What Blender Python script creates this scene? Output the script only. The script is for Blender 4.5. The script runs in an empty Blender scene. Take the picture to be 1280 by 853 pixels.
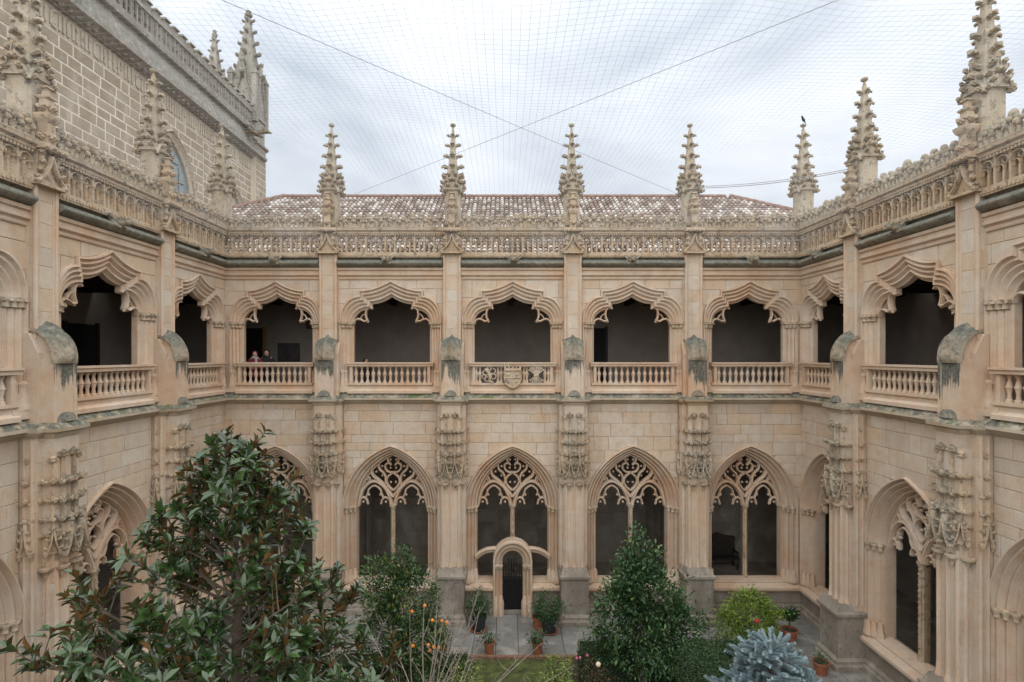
import bpy, math, random
import numpy as np
from mathutils import Vector, Matrix, noise as mnoise

R = math.radians
rnd = random.Random(7)
nrng = np.random.default_rng(11)
scene = bpy.context.scene
COL = scene.collection

# ------------------------------------------------------------------ camera
EYE = 9.26
FPX = 702.0
cam_data = bpy.data.cameras.new('camera')
cam_data.sensor_width = 36.0
cam_data.lens = 36.0 * FPX / 1280.0
cam_data.shift_x = 8.0 / 1280.0
cam_data.shift_y = 17.5 / 1280.0
cam_data.clip_end = 600.0
cam_data.clip_start = 0.05
cam = bpy.data.objects.new('camera', cam_data)
COL.objects.link(cam)
cam.location = (0, 0, EYE)
cam.rotation_euler = (R(90), 0, 0)
scene.camera = cam

# ------------------------------------------------------------------ world, sun, exposure
SUN_EL, SUN_AZ = R(64), R(186)
world = bpy.data.worlds.new('World')
scene.world = world
world.use_nodes = True
wn, wl = world.node_tree.nodes, world.node_tree.links
wn.clear()
w_out = wn.new('ShaderNodeOutputWorld')
w_bg = wn.new('ShaderNodeBackground')
w_sky = wn.new('ShaderNodeTexSky')
w_sky.sky_type = 'NISHITA'
w_sky.sun_disc = False
w_sky.sun_elevation = SUN_EL
w_sky.sun_rotation = SUN_AZ
w_tc = wn.new('ShaderNodeTexCoord')
w_map = wn.new('ShaderNodeMapping')
w_map.inputs['Scale'].default_value = (1.0, 1.0, 2.2)
w_map.inputs['Location'].default_value = (0.3, 1.7, 0.4)
w_n = wn.new('ShaderNodeTexNoise')
w_n.inputs['Scale'].default_value = 1.9
w_n.inputs['Detail'].default_value = 7.0
w_n.inputs['Roughness'].default_value = 0.5
w_n.inputs['Distortion'].default_value = 0.35
w_r = wn.new('ShaderNodeValToRGB')
w_r.color_ramp.elements[0].position = 0.36
w_r.color_ramp.elements[0].color = (1.42, 1.58, 1.76, 1)
w_r.color_ramp.elements[1].position = 0.62
w_r.color_ramp.elements[1].color = (2.72, 2.81, 2.92, 1)
w_mix = wn.new('ShaderNodeMixRGB')
w_mix.inputs['Fac'].default_value = 0.9
wl.new(w_tc.outputs['Generated'], w_map.inputs['Vector'])
wl.new(w_map.outputs['Vector'], w_n.inputs['Vector'])
wl.new(w_n.outputs['Fac'], w_r.inputs['Fac'])
wl.new(w_sky.outputs['Color'], w_mix.inputs['Color1'])
# overcast sky: the zenith is about three times as bright as the horizon
w_sep = wn.new('ShaderNodeSeparateXYZ')
wl.new(w_tc.outputs['Generated'], w_sep.inputs[0])
w_max = wn.new('ShaderNodeMath'); w_max.operation = 'MAXIMUM'; w_max.inputs[1].default_value = 0.0
wl.new(w_sep.outputs['Z'], w_max.inputs[0])
w_ma = wn.new('ShaderNodeMath'); w_ma.operation = 'MULTIPLY_ADD'; w_ma.inputs[1].default_value = 2.0; w_ma.inputs[2].default_value = 1.0
wl.new(w_max.outputs[0], w_ma.inputs[0])
w_mul = wn.new('ShaderNodeMixRGB'); w_mul.blend_type = 'MULTIPLY'; w_mul.inputs['Fac'].default_value = 1.0
wl.new(w_r.outputs['Color'], w_mul.inputs['Color1'])
wl.new(w_ma.outputs[0], w_mul.inputs['Color2'])
wl.new(w_mul.outputs['Color'], w_mix.inputs['Color2'])
wl.new(w_mix.outputs['Color'], w_bg.inputs['Color'])
w_bg.inputs['Strength'].default_value = 0.1
wl.new(w_bg.outputs['Background'], w_out.inputs['Surface'])

sun_data = bpy.data.lights.new('sun', 'SUN')
sun_data.energy = 1.5
sun_data.angle = R(140)
sun_data.color = (1.0, 0.96, 0.9)
sun = bpy.data.objects.new('sun', sun_data)
COL.objects.link(sun)
# direction the light comes from
_sd = Vector((math.sin(SUN_AZ) * math.cos(SUN_EL), math.cos(SUN_AZ) * math.cos(SUN_EL), math.sin(SUN_EL)))
sun.rotation_euler = _sd.to_track_quat('Z', 'Y').to_euler()
sun.location = (0, 5, 40)

scene.view_settings.view_transform = 'Standard'
scene.view_settings.look = 'None'
scene.view_settings.gamma = 1.0
scene.view_settings.use_curve_mapping = False
scene.view_settings.exposure = 1.25
scene.render.engine = 'CYCLES'
scene.cycles.use_denoising = True
scene.cycles.max_bounces = 8
scene.cycles.diffuse_bounces = 5

# ------------------------------------------------------------------ mesh helper
def catmull(pts, n=6):
    P = [Vector(p) for p in pts]
    P = [P[0] * 2 - P[1]] + P + [P[-1] * 2 - P[-2]]
    out = []
    for i in range(1, len(P) - 2):
        for k in range(n):
            t = k / n
            a, b, c, d = P[i - 1], P[i], P[i + 1], P[i + 2]
            out.append(0.5 * ((2 * b) + (c - a) * t + (2 * a - 5 * b + 4 * c - d) * t * t + (3 * b - a - 3 * c + d) * t ** 3))
    out.append(P[-2].copy())
    return out


class MB:
    def __init__(self):
        self.v, self.f = [], []

    def face(self, pts):
        b = len(self.v)
        self.v += [tuple(p) for p in pts]
        self.f.append(tuple(range(b, b + len(pts))))
        return self

    def box(self, x0, x1, y0, y1, z0, z1, ch=0.0):
        if ch <= 0:
            b = len(self.v)
            self.v += [(x0, y0, z0), (x1, y0, z0), (x1, y1, z0), (x0, y1, z0), (x0, y0, z1), (x1, y0, z1), (x1, y1, z1), (x0, y1, z1)]
            self.f += [tuple(b + i for i in q) for q in ((3, 2, 1, 0), (4, 5, 6, 7), (0, 1, 5, 4), (1, 2, 6, 5), (2, 3, 7, 6), (3, 0, 4, 7))]
        else:
            c = ch
            self.loft([[(x0 + c, y0, z), (x1 - c, y0, z), (x1, y0 + c, z), (x1, y1 - c, z), (x1 - c, y1, z), (x0 + c, y1, z), (x0, y1 - c, z), (x0, y0 + c, z)] for z in (z0, z1)])
        return self

    def loft(self, rings, caps=True):
        b = len(self.v)
        n = len(rings[0])
        for r in rings:
            self.v += [tuple(p) for p in r]
        for i in range(len(rings) - 1):
            for k in range(n):
                a0 = b + i * n + k
                a1 = b + i * n + (k + 1) % n
                self.f.append((a0, a1, a1 + n, a0 + n))
        if caps:
            self.f.append(tuple(b + k for k in reversed(range(n))))
            self.f.append(tuple(b + (len(rings) - 1) * n + k for k in range(n)))
        return self

    def grid(self, rows):
        b = len(self.v)
        n = len(rows[0])
        for r in rows:
            self.v += [tuple(p) for p in r]
        for i in range(len(rows) - 1):
            for k in range(n - 1):
                a = b + i * n + k
                self.f.append((a, a + 1, a + 1 + n, a + n))
        return self

    def tube(self, pts, rad, seg=6, caps=True):
        P = [Vector(p) for p in pts]
        if not hasattr(rad, '__len__'):
            rad = [rad] * len(P)
        t0 = (P[1] - P[0]).normalized()
        ref = Vector((0, 0, 1)) if abs(t0.z) < 0.9 else Vector((1, 0, 0))
        nrm = t0.cross(ref).normalized()
        rings = []
        for i, p in enumerate(P):
            t = (P[min(i + 1, len(P) - 1)] - P[max(i - 1, 0)])
            t = t.normalized() if t.length > 1e-9 else t0
            nrm = nrm - t * nrm.dot(t)
            nrm = nrm.normalized() if nrm.length > 1e-6 else t.orthogonal().normalized()
            bn = t.cross(nrm)
            rings.append([p + (nrm * math.cos(a) + bn * math.sin(a)) * rad[i] for a in (2 * math.pi * k / seg for k in range(seg))])
        return self.loft(rings, caps)

    def lathe(self, prof, seg=10, c=(0, 0, 0), rot=0.0, sx=1.0, sy=1.0):
        rings = [[(c[0] + r * sx * math.cos(rot + 2 * math.pi * k / seg), c[1] + r * sy * math.sin(rot + 2 * math.pi * k / seg), c[2] + z) for k in range(seg)] for r, z in prof]
        return self.loft(rings)

    def sq(self, prof, c=(0, 0, 0)):
        """square section stack: prof = (half width, z)"""
        return self.loft([[(c[0] - h, c[1] - h, c[2] + z), (c[0] + h, c[1] - h, c[2] + z), (c[0] + h, c[1] + h, c[2] + z), (c[0] - h, c[1] + h, c[2] + z)] for h, z in prof])

    def blob(self, c, r, seg=7, rings=4, s=(1, 1, 1)):
        prof = []
        pts = []
        for i in range(rings + 1):
            a = math.pi * i / rings
            rr = max(math.sin(a), 0.02)
            pts.append([(c[0] + r * s[0] * rr * math.cos(2 * math.pi * k / seg), c[1] + r * s[1] * rr * math.sin(2 * math.pi * k / seg), c[2] - r * s[2] * math.cos(a)) for k in range(seg)])
        return self.loft(pts)

    def prism(self, poly, y0, y1):
        """poly of (x,z), extruded along y"""
        n = len(poly)
        b = len(self.v)
        self.v += [(x, y0, z) for x, z in poly] + [(x, y1, z) for x, z in poly]
        self.f.append(tuple(b + i for i in range(n)))
        self.f.append(tuple(b + n + i for i in reversed(range(n))))
        for i in range(n):
            j = (i + 1) % n
            self.f.append((b + j, b + i, b + n + i, b + n + j))
        return self

    def prism_x(self, poly, x0, x1):
        """poly of (y,z), extruded along x"""
        n = len(poly)
        b = len(self.v)
        self.v += [(x0, y, z) for y, z in poly] + [(x1, y, z) for y, z in poly]
        self.f.append(tuple(b + i for i in range(n)))
        self.f.append(tuple(b + n + i for i in reversed(range(n))))
        for i in range(n):
            j = (i + 1) % n
            self.f.append((b + j, b + i, b + n + i, b + n + j))
        return self

    def bar(self, path, width, y0, y1, ch=0.3):
        """stone bar with chamfered section swept along a path in the x,z plane; y0 is the front"""
        P = [Vector((p[0], p[1])) for p in path]
        rings = []
        n = len(P)
        for i in range(n):
            t = (P[min(i + 1, n - 1)] - P[max(i - 1, 0)])
            t = t.normalized() if t.length > 1e-9 else Vector((1, 0))
            m = Vector((-t.y, t.x)) * width / 2
            k = ch
            d = (y1 - y0)
            sec = [(-k, y0), (k, y0), (1, y0 + d * .35), (1, y1 - d * .35), (k, y1), (-k, y1), (-1, y1 - d * .35), (-1, y0 + d * .35)]
            rings.append([(P[i].x + m.x * a, y, P[i].y + m.y * a) for a, y in sec])
        return self.loft(rings)

    def add(self, other, M=None):
        b = len(self.v)
        if M is None:
            self.v += other.v
        else:
            self.v += [tuple(M @ Vector(p)) for p in other.v]
        self.f += [tuple(b + i for i in q) for q in other.f]
        return self

    def mesh(self, name, mat, smooth=None):
        me = bpy.data.meshes.new(name)
        me.from_pydata(self.v, [], self.f)
        me.validate(verbose=False)
        if mat is not None:
            me.materials.append(mat)
        if smooth is not None:
            me.polygons.foreach_set('use_smooth', [True] * len(me.polygons))
            me.set_sharp_from_angle(angle=R(smooth))
        return me

    def build(self, name, mat, parent=None, loc=(0, 0, 0), smooth=None, rz=0.0):
        return inst(name, self.mesh(name, mat, smooth), parent, loc, rz)


def inst(name, me, parent=None, loc=(0, 0, 0), rz=0.0, scale=None, rot=None):
    o = bpy.data.objects.new(name, me)
    COL.objects.link(o)
    o.location = loc
    if rot is not None:
        o.rotation_euler = rot
    elif rz:
        o.rotation_euler = (0, 0, rz)
    if scale is not None:
        o.scale = scale
    if parent is not None:
        o.parent = parent
    return o


def empty(name, loc=(0, 0, 0), rz=0.0):
    return inst(name, None, None, loc, rz)


def tag(o, label=None, cat=None, group=None, kind=None):
    if label: o['label'] = label
    if cat: o['category'] = cat
    if group: o['group'] = group
    if kind: o['kind'] = kind
    return o

# ------------------------------------------------------------------ materials
def new_mat(name):
    m = bpy.data.materials.new(name)
    m.use_nodes = True
    nt = m.node_tree
    nt.nodes.clear()
    out = nt.nodes.new('ShaderNodeOutputMaterial')
    b = nt.nodes.new('ShaderNodeBsdfPrincipled')
    nt.links.new(b.outputs[0], out.inputs[0])
    return m, nt, b


class NG:
    """tiny node-graph helper"""
    def __init__(self, nt):
        self.nt = nt

    def n(self, typ, **kw):
        nd = self.nt.nodes.new(typ)
        for k, v in kw.items():
            setattr(nd, k, v)
        return nd

    def link(self, a, b):
        self.nt.links.new(a, b)

    def noise(self, vec, scale, detail=4.0, rough=0.55, stretch=None):
        if stretch:
            mp = self.n('ShaderNodeMapping')
            mp.inputs['Scale'].default_value = stretch
            self.link(vec, mp.inputs['Vector'])
            vec = mp.outputs[0]
        nd = self.n('ShaderNodeTexNoise')
        nd.inputs['Scale'].default_value = scale
        nd.inputs['Detail'].default_value = detail
        nd.inputs['Roughness'].default_value = rough
        self.link(vec, nd.inputs['Vector'])
        return nd.outputs['Fac']

    def ramp(self, fac, stops):
        nd = self.n('ShaderNodeValToRGB')
        els = nd.color_ramp.elements
        while len(els) < len(stops):
            els.new(0.5)
        for e, (p, c) in zip(els, stops):
            e.position = p
            e.color = (c[0], c[1], c[2], 1) if hasattr(c, '__len__') else (c, c, c, 1)
        self.link(fac, nd.inputs['Fac'])
        return nd.outputs['Color']

    def mix(self, fac, a, b, mode='MIX'):
        nd = self.n('ShaderNodeMixRGB', blend_type=mode)
        for sock, val in ((nd.inputs['Fac'], fac), (nd.inputs['Color1'], a), (nd.inputs['Color2'], b)):
            if hasattr(val, 'is_output'):
                self.link(val, sock)
            elif hasattr(val, '__len__'):
                sock.default_value = (val[0], val[1], val[2], 1)
            else:
                sock.default_value = val
        return nd.outputs['Color']

    def math(self, op, a, b=0.0, clamp=False):
        nd = self.n('ShaderNodeMath', operation=op, use_clamp=clamp)
        for i, v in enumerate((a, b)):
            if hasattr(v, 'is_output'):
                self.link(v, nd.inputs[i])
            else:
                nd.inputs[i].default_value = v
        return nd.outputs[0]

    def bump(self, h, strength, dist, b):
        nd = self.n('ShaderNodeBump')
        nd.inputs['Strength'].default_value = strength
        nd.inputs['Distance'].default_value = dist
        self.link(h, nd.inputs['Height'])
        self.link(nd.outputs[0], b.inputs['Normal'])


def stone_mat(name, cols, var=None, lichen=0.0, lich_cols=((.055, .060, .050), (.20, .205, .17)), streak=0.25, tips=0.0, rough=0.9, bump=0.35, drip=None, moss=0.0):
    m, nt, b = new_mat(name)
    g = NG(nt)
    geo = g.n('ShaderNodeNewGeometry')
    pos = geo.outputs['Position']
    oi = g.n('ShaderNodeObjectInfo')
    n1 = g.noise(pos, 0.55, 5, .6)
    col = g.ramp(n1, [(.30, cols[0]), (.5, cols[1]), (.68, cols[2])])
    if var:
        vc = g.ramp(oi.outputs['Random'], var)
        col = g.mix(.72, col, vc)
    n2 = g.noise(pos, 3.3, 6, .65)
    col = g.mix(g.math('MULTIPLY', g.ramp(n2, [(.42, 0.0), (.72, 1.0)]), .5), col, (cols[2][0] * .8, cols[2][1] * .72, cols[2][2] * .62))
    # pale bloom
    n5 = g.noise(pos, 1.4, 5, .6, stretch=(1, 1, .6))
    col = g.mix(g.math('MULTIPLY', g.ramp(n5, [(.5, 0.0), (.68, 1.0)]), .42), col, (.54, .485, .41))
    # rain streaks
    if streak > 0:
        n3 = g.noise(pos, 2.6, 4, .6, stretch=(1.0, 1.0, .09))
        col = g.mix(g.math('MULTIPLY', g.ramp(n3, [(.52, 0.0), (.74, 1.0)]), streak), col, (.17, .135, .10), 'MIX')
    # grain
    n4 = g.noise(pos, 38, 3, .6)
    col = g.mix(.22, col, g.ramp(n4, [(.3, .45), (.7, .85)]), 'OVERLAY')
    sep = g.n('ShaderNodeSeparateXYZ')
    g.link(geo.outputs['Normal'], sep.inputs[0])
    if lichen > 0:
        up = g.ramp(sep.outputs['Z'], [(.05, 0.0), (.6, 1.0)])
        ln = g.noise(pos, 4.2, 6, .7)
        lf = g.math('MULTIPLY', up, g.ramp(ln, [(.5 - .3 * lichen, 0.0), (.66 - .2 * lichen, 1.0)]))
        lc = g.ramp(g.noise(pos, 9, 5, .7), [(.3, lich_cols[0]), (.62, lich_cols[1])])
        col = g.mix(lf, col, lc)
        if moss > 0:
            mf = g.math('MULTIPLY', up, g.ramp(g.noise(pos, 1.7, 6, .7), [(.60 - .1 * moss, 0.0), (.68, 1.0)]))
            col = g.mix(mf, col, (.07, .11, .025))
    if tips > 0:
        tn = g.noise(pos, 7.0, 5, .7)
        tf = g.ramp(tn, [(.56 - .12 * tips, 0.0), (.66, 1.0)])
        col = g.mix(g.math('MULTIPLY', tf, .8), col, g.ramp(g.noise(pos, 17, 3), [(.35, (.05, .052, .045)), (.65, (.17, .17, .14))]))
    if drip:
        z1, ln_, amt = drip
        sp = g.n('ShaderNodeSeparateXYZ')
        g.link(pos, sp.inputs[0])
        dz = g.math('DIVIDE', g.math('SUBTRACT', z1, sp.outputs['Z']), ln_)
        dn = g.noise(pos, 5.0, 5, .65, stretch=(1.0, 1.0, .12))
        df = g.ramp(g.math('SUBTRACT', g.math('MULTIPLY', dn, 2.25), dz), [(.48, 0.0), (.62, 1.0)])
        tcn = g.n('ShaderNodeTexCoord')
        spn = g.n('ShaderNodeSeparateXYZ')
        g.link(tcn.outputs['Normal'], spn.inputs[0])
        df = g.math('MULTIPLY', df, g.math('MULTIPLY', spn.outputs['Y'], -1.0, True), True)
        col = g.mix(g.math('MULTIPLY', df, amt), col, g.ramp(g.noise(pos, 15, 4), [(.35, (.045, .05, .042)), (.65, (.17, .17, .14))]))
    g.link(col, b.inputs['Base Color'])
    b.inputs['Roughness'].default_value = rough
    hb = g.mix(.5, n4, n2)
    g.bump(hb, bump, .03, b)
    return m


def plain_mat(name, c, rough=.7, var=.15, scale=6.0, metal=0.0, bump=0.0, spec=None):
    m, nt, b = new_mat(name)
    g = NG(nt)
    geo = g.n('ShaderNodeNewGeometry')
    n = g.noise(geo.outputs['Position'], scale, 5, .6)
    lo = tuple(x * (1 - var) for x in c)
    hi = tuple(min(1, x * (1 + var)) for x in c)
    col = g.ramp(n, [(.3, lo), (.7, hi)])
    g.link(col, b.inputs['Base Color'])
    b.inputs['Roughness'].default_value = rough
    b.inputs['Metallic'].default_value = metal
    if spec is not None:
        b.inputs['Specular IOR Level'].default_value = spec
    if bump:
        g.bump(n, bump, .03, b)
    return m


def leaf_mat(name, top, top2, under=None, rough=.45, trans=.15, spec=.5, yellow=None):
    m, nt, b = new_mat(name)
    g = NG(nt)
    geo = g.n('ShaderNodeNewGeometry')
    at = g.n('ShaderNodeAttribute', attribute_name='tint')
    stops = [(.1, top), (.75, top2)]
    if yellow:
        stops.append((.95, yellow))
    col = g.ramp(at.outputs['Fac'], stops)
    if under:
        uc_ = g.ramp(at.outputs['Fac'], [(.3, (.065, .075, .03)), (.45, under)])
        col = g.mix(geo.outputs['Backfacing'], col, uc_)
    g.link(col, b.inputs['Base Color'])
    b.inputs['Roughness'].default_value = rough
    b.inputs['Specular IOR Level'].default_value = spec
    if trans:
        tr = g.n('ShaderNodeBsdfTranslucent')
        g.link(col, tr.inputs[0])
        mx = g.n('ShaderNodeMixShader')
        mx.inputs[0].default_value = trans
        out = [n for n in nt.nodes if n.type == 'OUTPUT_MATERIAL'][0]
        g.link(b.outputs[0], mx.inputs[1])
        g.link(tr.outputs[0], mx.inputs[2])
        g.link(mx.outputs[0], out.inputs[0])
    return m


LS = ((.565, .47, .375), (.555, .422, .308), (.53, .352, .232))
VAR = [(0.0, (.55, .49, .41)), (.25, (.54, .46, .355)), (.5, (.53, .43, .315)), (.70, (.53, .395, .27)), (.86, (.57, .52, .445)), (1.0, (.42, .36, .29))]
M = {}
M['stone'] = stone_mat('limestone', LS, streak=.22)
M['block'] = stone_mat('limestone_block', LS, var=VAR, streak=.2)
M['joint'] = stone_mat('lime_joint', ((.46, .39, .305), (.44, .36, .265), (.40, .31, .21)), streak=.25)
M['carved'] = stone_mat('carved_limestone', ((.52, .43, .325), (.49, .38, .26), (.44, .31, .195)), tips=.3, lichen=.12, streak=.3)
M['dark_carved'] = stone_mat('weathered_carving', ((.52, .44, .335), (.48, .38, .265), (.42, .31, .2)), tips=.85, lichen=.42, lich_cols=((.05, .052, .042), (.20, .19, .15)), streak=.3)
M['spire'] = stone_mat('spire_stone', ((.47, .425, .345), (.47, .40, .30), (.41, .335, .235)), tips=.30, lichen=.4, streak=.35)
M['ledge'] = stone_mat('lichen_ledge', ((.44, .38, .29), (.42, .34, .24), (.40, .30, .19)), lichen=.6, lich_cols=((.035, .042, .034), (.19, .19, .155)), streak=.35, moss=.5)
M['cap'] = stone_mat('lichen_cap', ((.40, .35, .27), (.38, .31, .22), (.36, .27, .17)), lichen=.8, lich_cols=((.028, .034, .028), (.17, .18, .145)), tips=1.0, streak=.3)
M['nose'] = stone_mat('stained_nose', LS, streak=.2, drip=(9.4, 1.35, .95))
M['roll'] = stone_mat('lichen_roll', ((.30, .29, .23), (.22, .22, .18), (.30, .25, .18)), lichen=1.0, tips=.9, streak=.3)
M['plinth'] = stone_mat('grey_plinth', ((.30, .27, .225), (.25, .215, .175), (.20, .17, .135)), streak=.4, tips=.1)
M['plinth_block'] = stone_mat('grey_plinth_block', ((.30, .27, .225), (.25, .215, .175), (.22, .18, .14)), var=[(0, (.30, .27, .23)), (.5, (.25, .215, .175)), (1, (.20, .165, .13))], streak=.35)
M['church_block'] = stone_mat('church_block', ((.37, .315, .245), (.34, .28, .205), (.31, .245, .175)), var=[(0, (.40, .35, .28)), (.4, (.34, .28, .205)), (.75, (.30, .24, .17)), (1, (.38, .315, .235))], streak=.12)
M['mortar'] = stone_mat('church_mortar', ((.72, .66, .56), (.70, .62, .51), (.66, .57, .46)), streak=.15)
M['church_grey'] = stone_mat('church_grey_stone', ((.37, .36, .33), (.33, .31, .275), (.29, .26, .22)), lichen=.5, tips=.25, streak=.4)
M['church_pale'] = stone_mat('church_pale_stone', ((.55, .50, .42), (.52, .46, .37), (.48, .41, .32)), streak=.3, tips=.1)
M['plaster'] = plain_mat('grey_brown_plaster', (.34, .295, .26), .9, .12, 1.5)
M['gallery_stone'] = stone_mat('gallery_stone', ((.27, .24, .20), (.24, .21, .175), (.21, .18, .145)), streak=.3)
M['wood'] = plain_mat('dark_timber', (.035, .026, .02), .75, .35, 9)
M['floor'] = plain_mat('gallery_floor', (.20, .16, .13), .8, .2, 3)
M['iron'] = plain_mat('black_iron', (.012, .012, .014), .5, .3, 20, metal=.4)
M['paving'] = stone_mat('grey_flagstone', ((.23, .235, .225), (.20, .20, .19), (.17, .165, .15)), var=[(0, (.25, .255, .245)), (.5, (.20, .20, .19)), (1, (.165, .165, .15))], streak=0, rough=.6)
M['pave_joint'] = plain_mat('paving_joint', (.075, .07, .058), .95, .3, 12)
M['soil'] = plain_mat('soil', (.05, .042, .03), 1.0, .5, 6, bump=.5)
M['mossy'] = plain_mat('moss_lawn', (.062, .075, .02), 1.0, .75, 3.5, bump=.6)
M['hedge_core'] = plain_mat('hedge_core', (.012, .024, .01), 1.0, .4, 9)
M['terracotta'] = plain_mat('terracotta', (.30, .10, .05), .8, .25, 9)
M['black_pot'] = plain_mat('black_pot', (.02, .024, .03), .5, .2, 9)
M['brick'] = plain_mat('edging_brick', (.22, .12, .075), .9, .3, 10, bump=.3)
M['bark'] = plain_mat('bark', (.11, .085, .06), .9, .35, 14, bump=.4)
M['twig'] = plain_mat('bare_twig', (.27, .22, .185), .9, .3, 14)
M['glass'] = plain_mat('leaded_glass', (.24, .28, .29), .25, .25, 2.5)
M['net'] = plain_mat('net_cord', (.35, .36, .38), .8, .1, 3)
M['cable'] = plain_mat('steel_cable', (.33, .33, .34), .6, .1, 3)
M['dark_void'] = plain_mat('dark_door', (.012, .011, .011), .8, .2, 5)
M['yellow'] = plain_mat('yellow_door_edge', (.30, .20, .05), .6, .15, 5)

# ================================================================== CLOISTER PIECES (local frame: x along wall, -y into the court, z up)
D_BACK, X_LEFT, X_RIGHT = 20.05, -10.03, 10.56
Z_APEX, Z_SILL_U = 11.92, 8.0
G_DEPTH = 4.7            # gallery depth
Z_GFLOOR, Z_GCEIL = 7.74, 11.62


def half_upper(outer):
    if outer:
        H, z0, zs, zd, hw, sp = 1.15, 0.0, -.354, -.56, 1.82, -1.50
    else:
        H, z0, zs, zd, hw, sp = .707, -.563, -.82, -.997, 1.375, -1.50
    p = []
    for i in range(9):
        t = i / 8
        p.append((H * t, z0 + (zs - z0) * (1 - (1 - t) ** 1.9)))
    p.append((H, zd))
    for i in range(1, 10):
        a = math.pi / 2 * i / 9
        p.append((H + (hw - H) * math.sin(a) ** .95, sp + (zd - sp) * math.cos(a) ** .95))
    p = [(u, z + Z_APEX) for u, z in p]
    p.append((hw, Z_SILL_U))
    return p


Z_LSP, Z_LSILL = 3.75, 1.15


def half_lower(outer):
    a, h = (1.74, 2.3) if outer else (1.28, 1.92)
    Rr = (a * a + h * h) / (2 * a)
    c = a - Rr
    th = math.acos((0 - c) / Rr)
    p = []
    for i in range(15):
        t = th * (1 - i / 14)
        p.append((c + Rr * math.cos(t), Z_LSP + Rr * math.sin(t)))
    p[0] = (0.0, Z_LSP + h)
    p.append((a, Z_LSILL))
    return p


def full(half, su=1.0, uc=0.0):
    r = [(uc + u * su, z) for u, z in half]
    l = [(uc - u * su, z) for u, z in half[1:]]
    return list(reversed(l)) + r


UP_PROF = [(0, -.02), (.0, .06), (.02, .085), (.10, .09), (.13, .065), (.16, .02), (.22, .005), (.26, .03), (.31, .045), (.36, .03), (.40, -.02), (.46, -.045),
           (.50, -.03), (.55, -.02), (.60, -.04), (.65, -.085), (.71, -.105), (.75, -.085), (.81, -.08), (.86, -.12), (.90, -.17), (1.0, -.2), (1.0, -.36)]
LO_PROF = [(0, -.02), (0, .06), (.04, .1), (.12, .1), (.17, .05), (.21, -.03), (.28, -.05), (.31, .0), (.38, .015), (.44, -.03), (.48, -.13), (.55, -.17),
           (.58, -.11), (.65, -.09), (.71, -.14), (.75, -.24), (.82, -.27), (.85, -.22), (.92, -.21), (.97, -.27), (1.0, -.34), (1.0, -.6)]


def ring(outer, inner, prof):
    mb = MB()
    rows = []
    for s, w in prof:
        rows.append([(o[0] + (i[0] - o[0]) * s, -w, o[1] + (i[1] - o[1]) * s) for o, i in zip(outer, inner)])
    mb.grid(rows)
    return mb


def sheet(mb, u0, u1, z0, z1, outline, y, gap=None):
    for (ua, za), (ub, zb) in zip(outline[:-1], outline[1:]):
        if ub - ua > 1e-5:
            mb.face([(ua, y, za), (ub, y, zb), (ub, y, z1), (ua, y, z1)])
    uL, uR = outline[0][0], outline[-1][0]
    if uL > u0:
        mb.face([(u0, y, z0), (uL, y, z0), (uL, y, z1), (u0, y, z1)])
    if uR < u1:
        mb.face([(uR, y, z0), (u1, y, z0), (u1, y, z1), (uR, y, z1)])
    # strip under the opening
    zb_ = outline[0][1]
    if zb_ > z0:
        for p, q in (((uL, gap[0]), (gap[1], uR)) if gap else ((uL, uR),)):
            mb.face([(p, y, z0), (q, y, z0), (q, y, zb_), (p, y, zb_)])


def out_z(outline, u):
    if u <= outline[0][0] or u >= outline[-1][0]:
        return -1e9
    best = -1e9
    for (ua, za), (ub, zb) in zip(outline[:-1], outline[1:]):
        if ua <= u <= ub:
            best = max(best, za + (zb - za) * ((u - ua) / (ub - ua) if ub > ua else 1))
    return best


def block_mesh(poly, front=.012, back=-.03, gap=.0045, ins=.010):
    cx = sum(p[0] for p in poly) / len(poly)
    cz = sum(p[1] for p in poly) / len(poly)

    def shrink(p, d):
        dx, dz = cx - p[0], cz - p[1]
        return (p[0] + math.copysign(min(d, abs(dx)), dx), p[1] + math.copysign(min(d, abs(dz)), dz))
    a = [shrink(p, gap) for p in poly]
    b = [shrink(p, gap + ins) for p in poly]
    mb = MB()
    n = len(poly)
    mb.v = [(x, -back, z) for x, z in a] + [(x, -(front - .008), z) for x, z in a] + [(x, -front, z) for x, z in b]
    for k in (0, 1):
        for i in range(n):
            j = (i + 1) % n
            mb.f.append((k * n + i, k * n + j, (k + 1) * n + j, (k + 1) * n + i))
    mb.f.append(tuple(2 * n + i for i in range(n)))
    return mb


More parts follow.
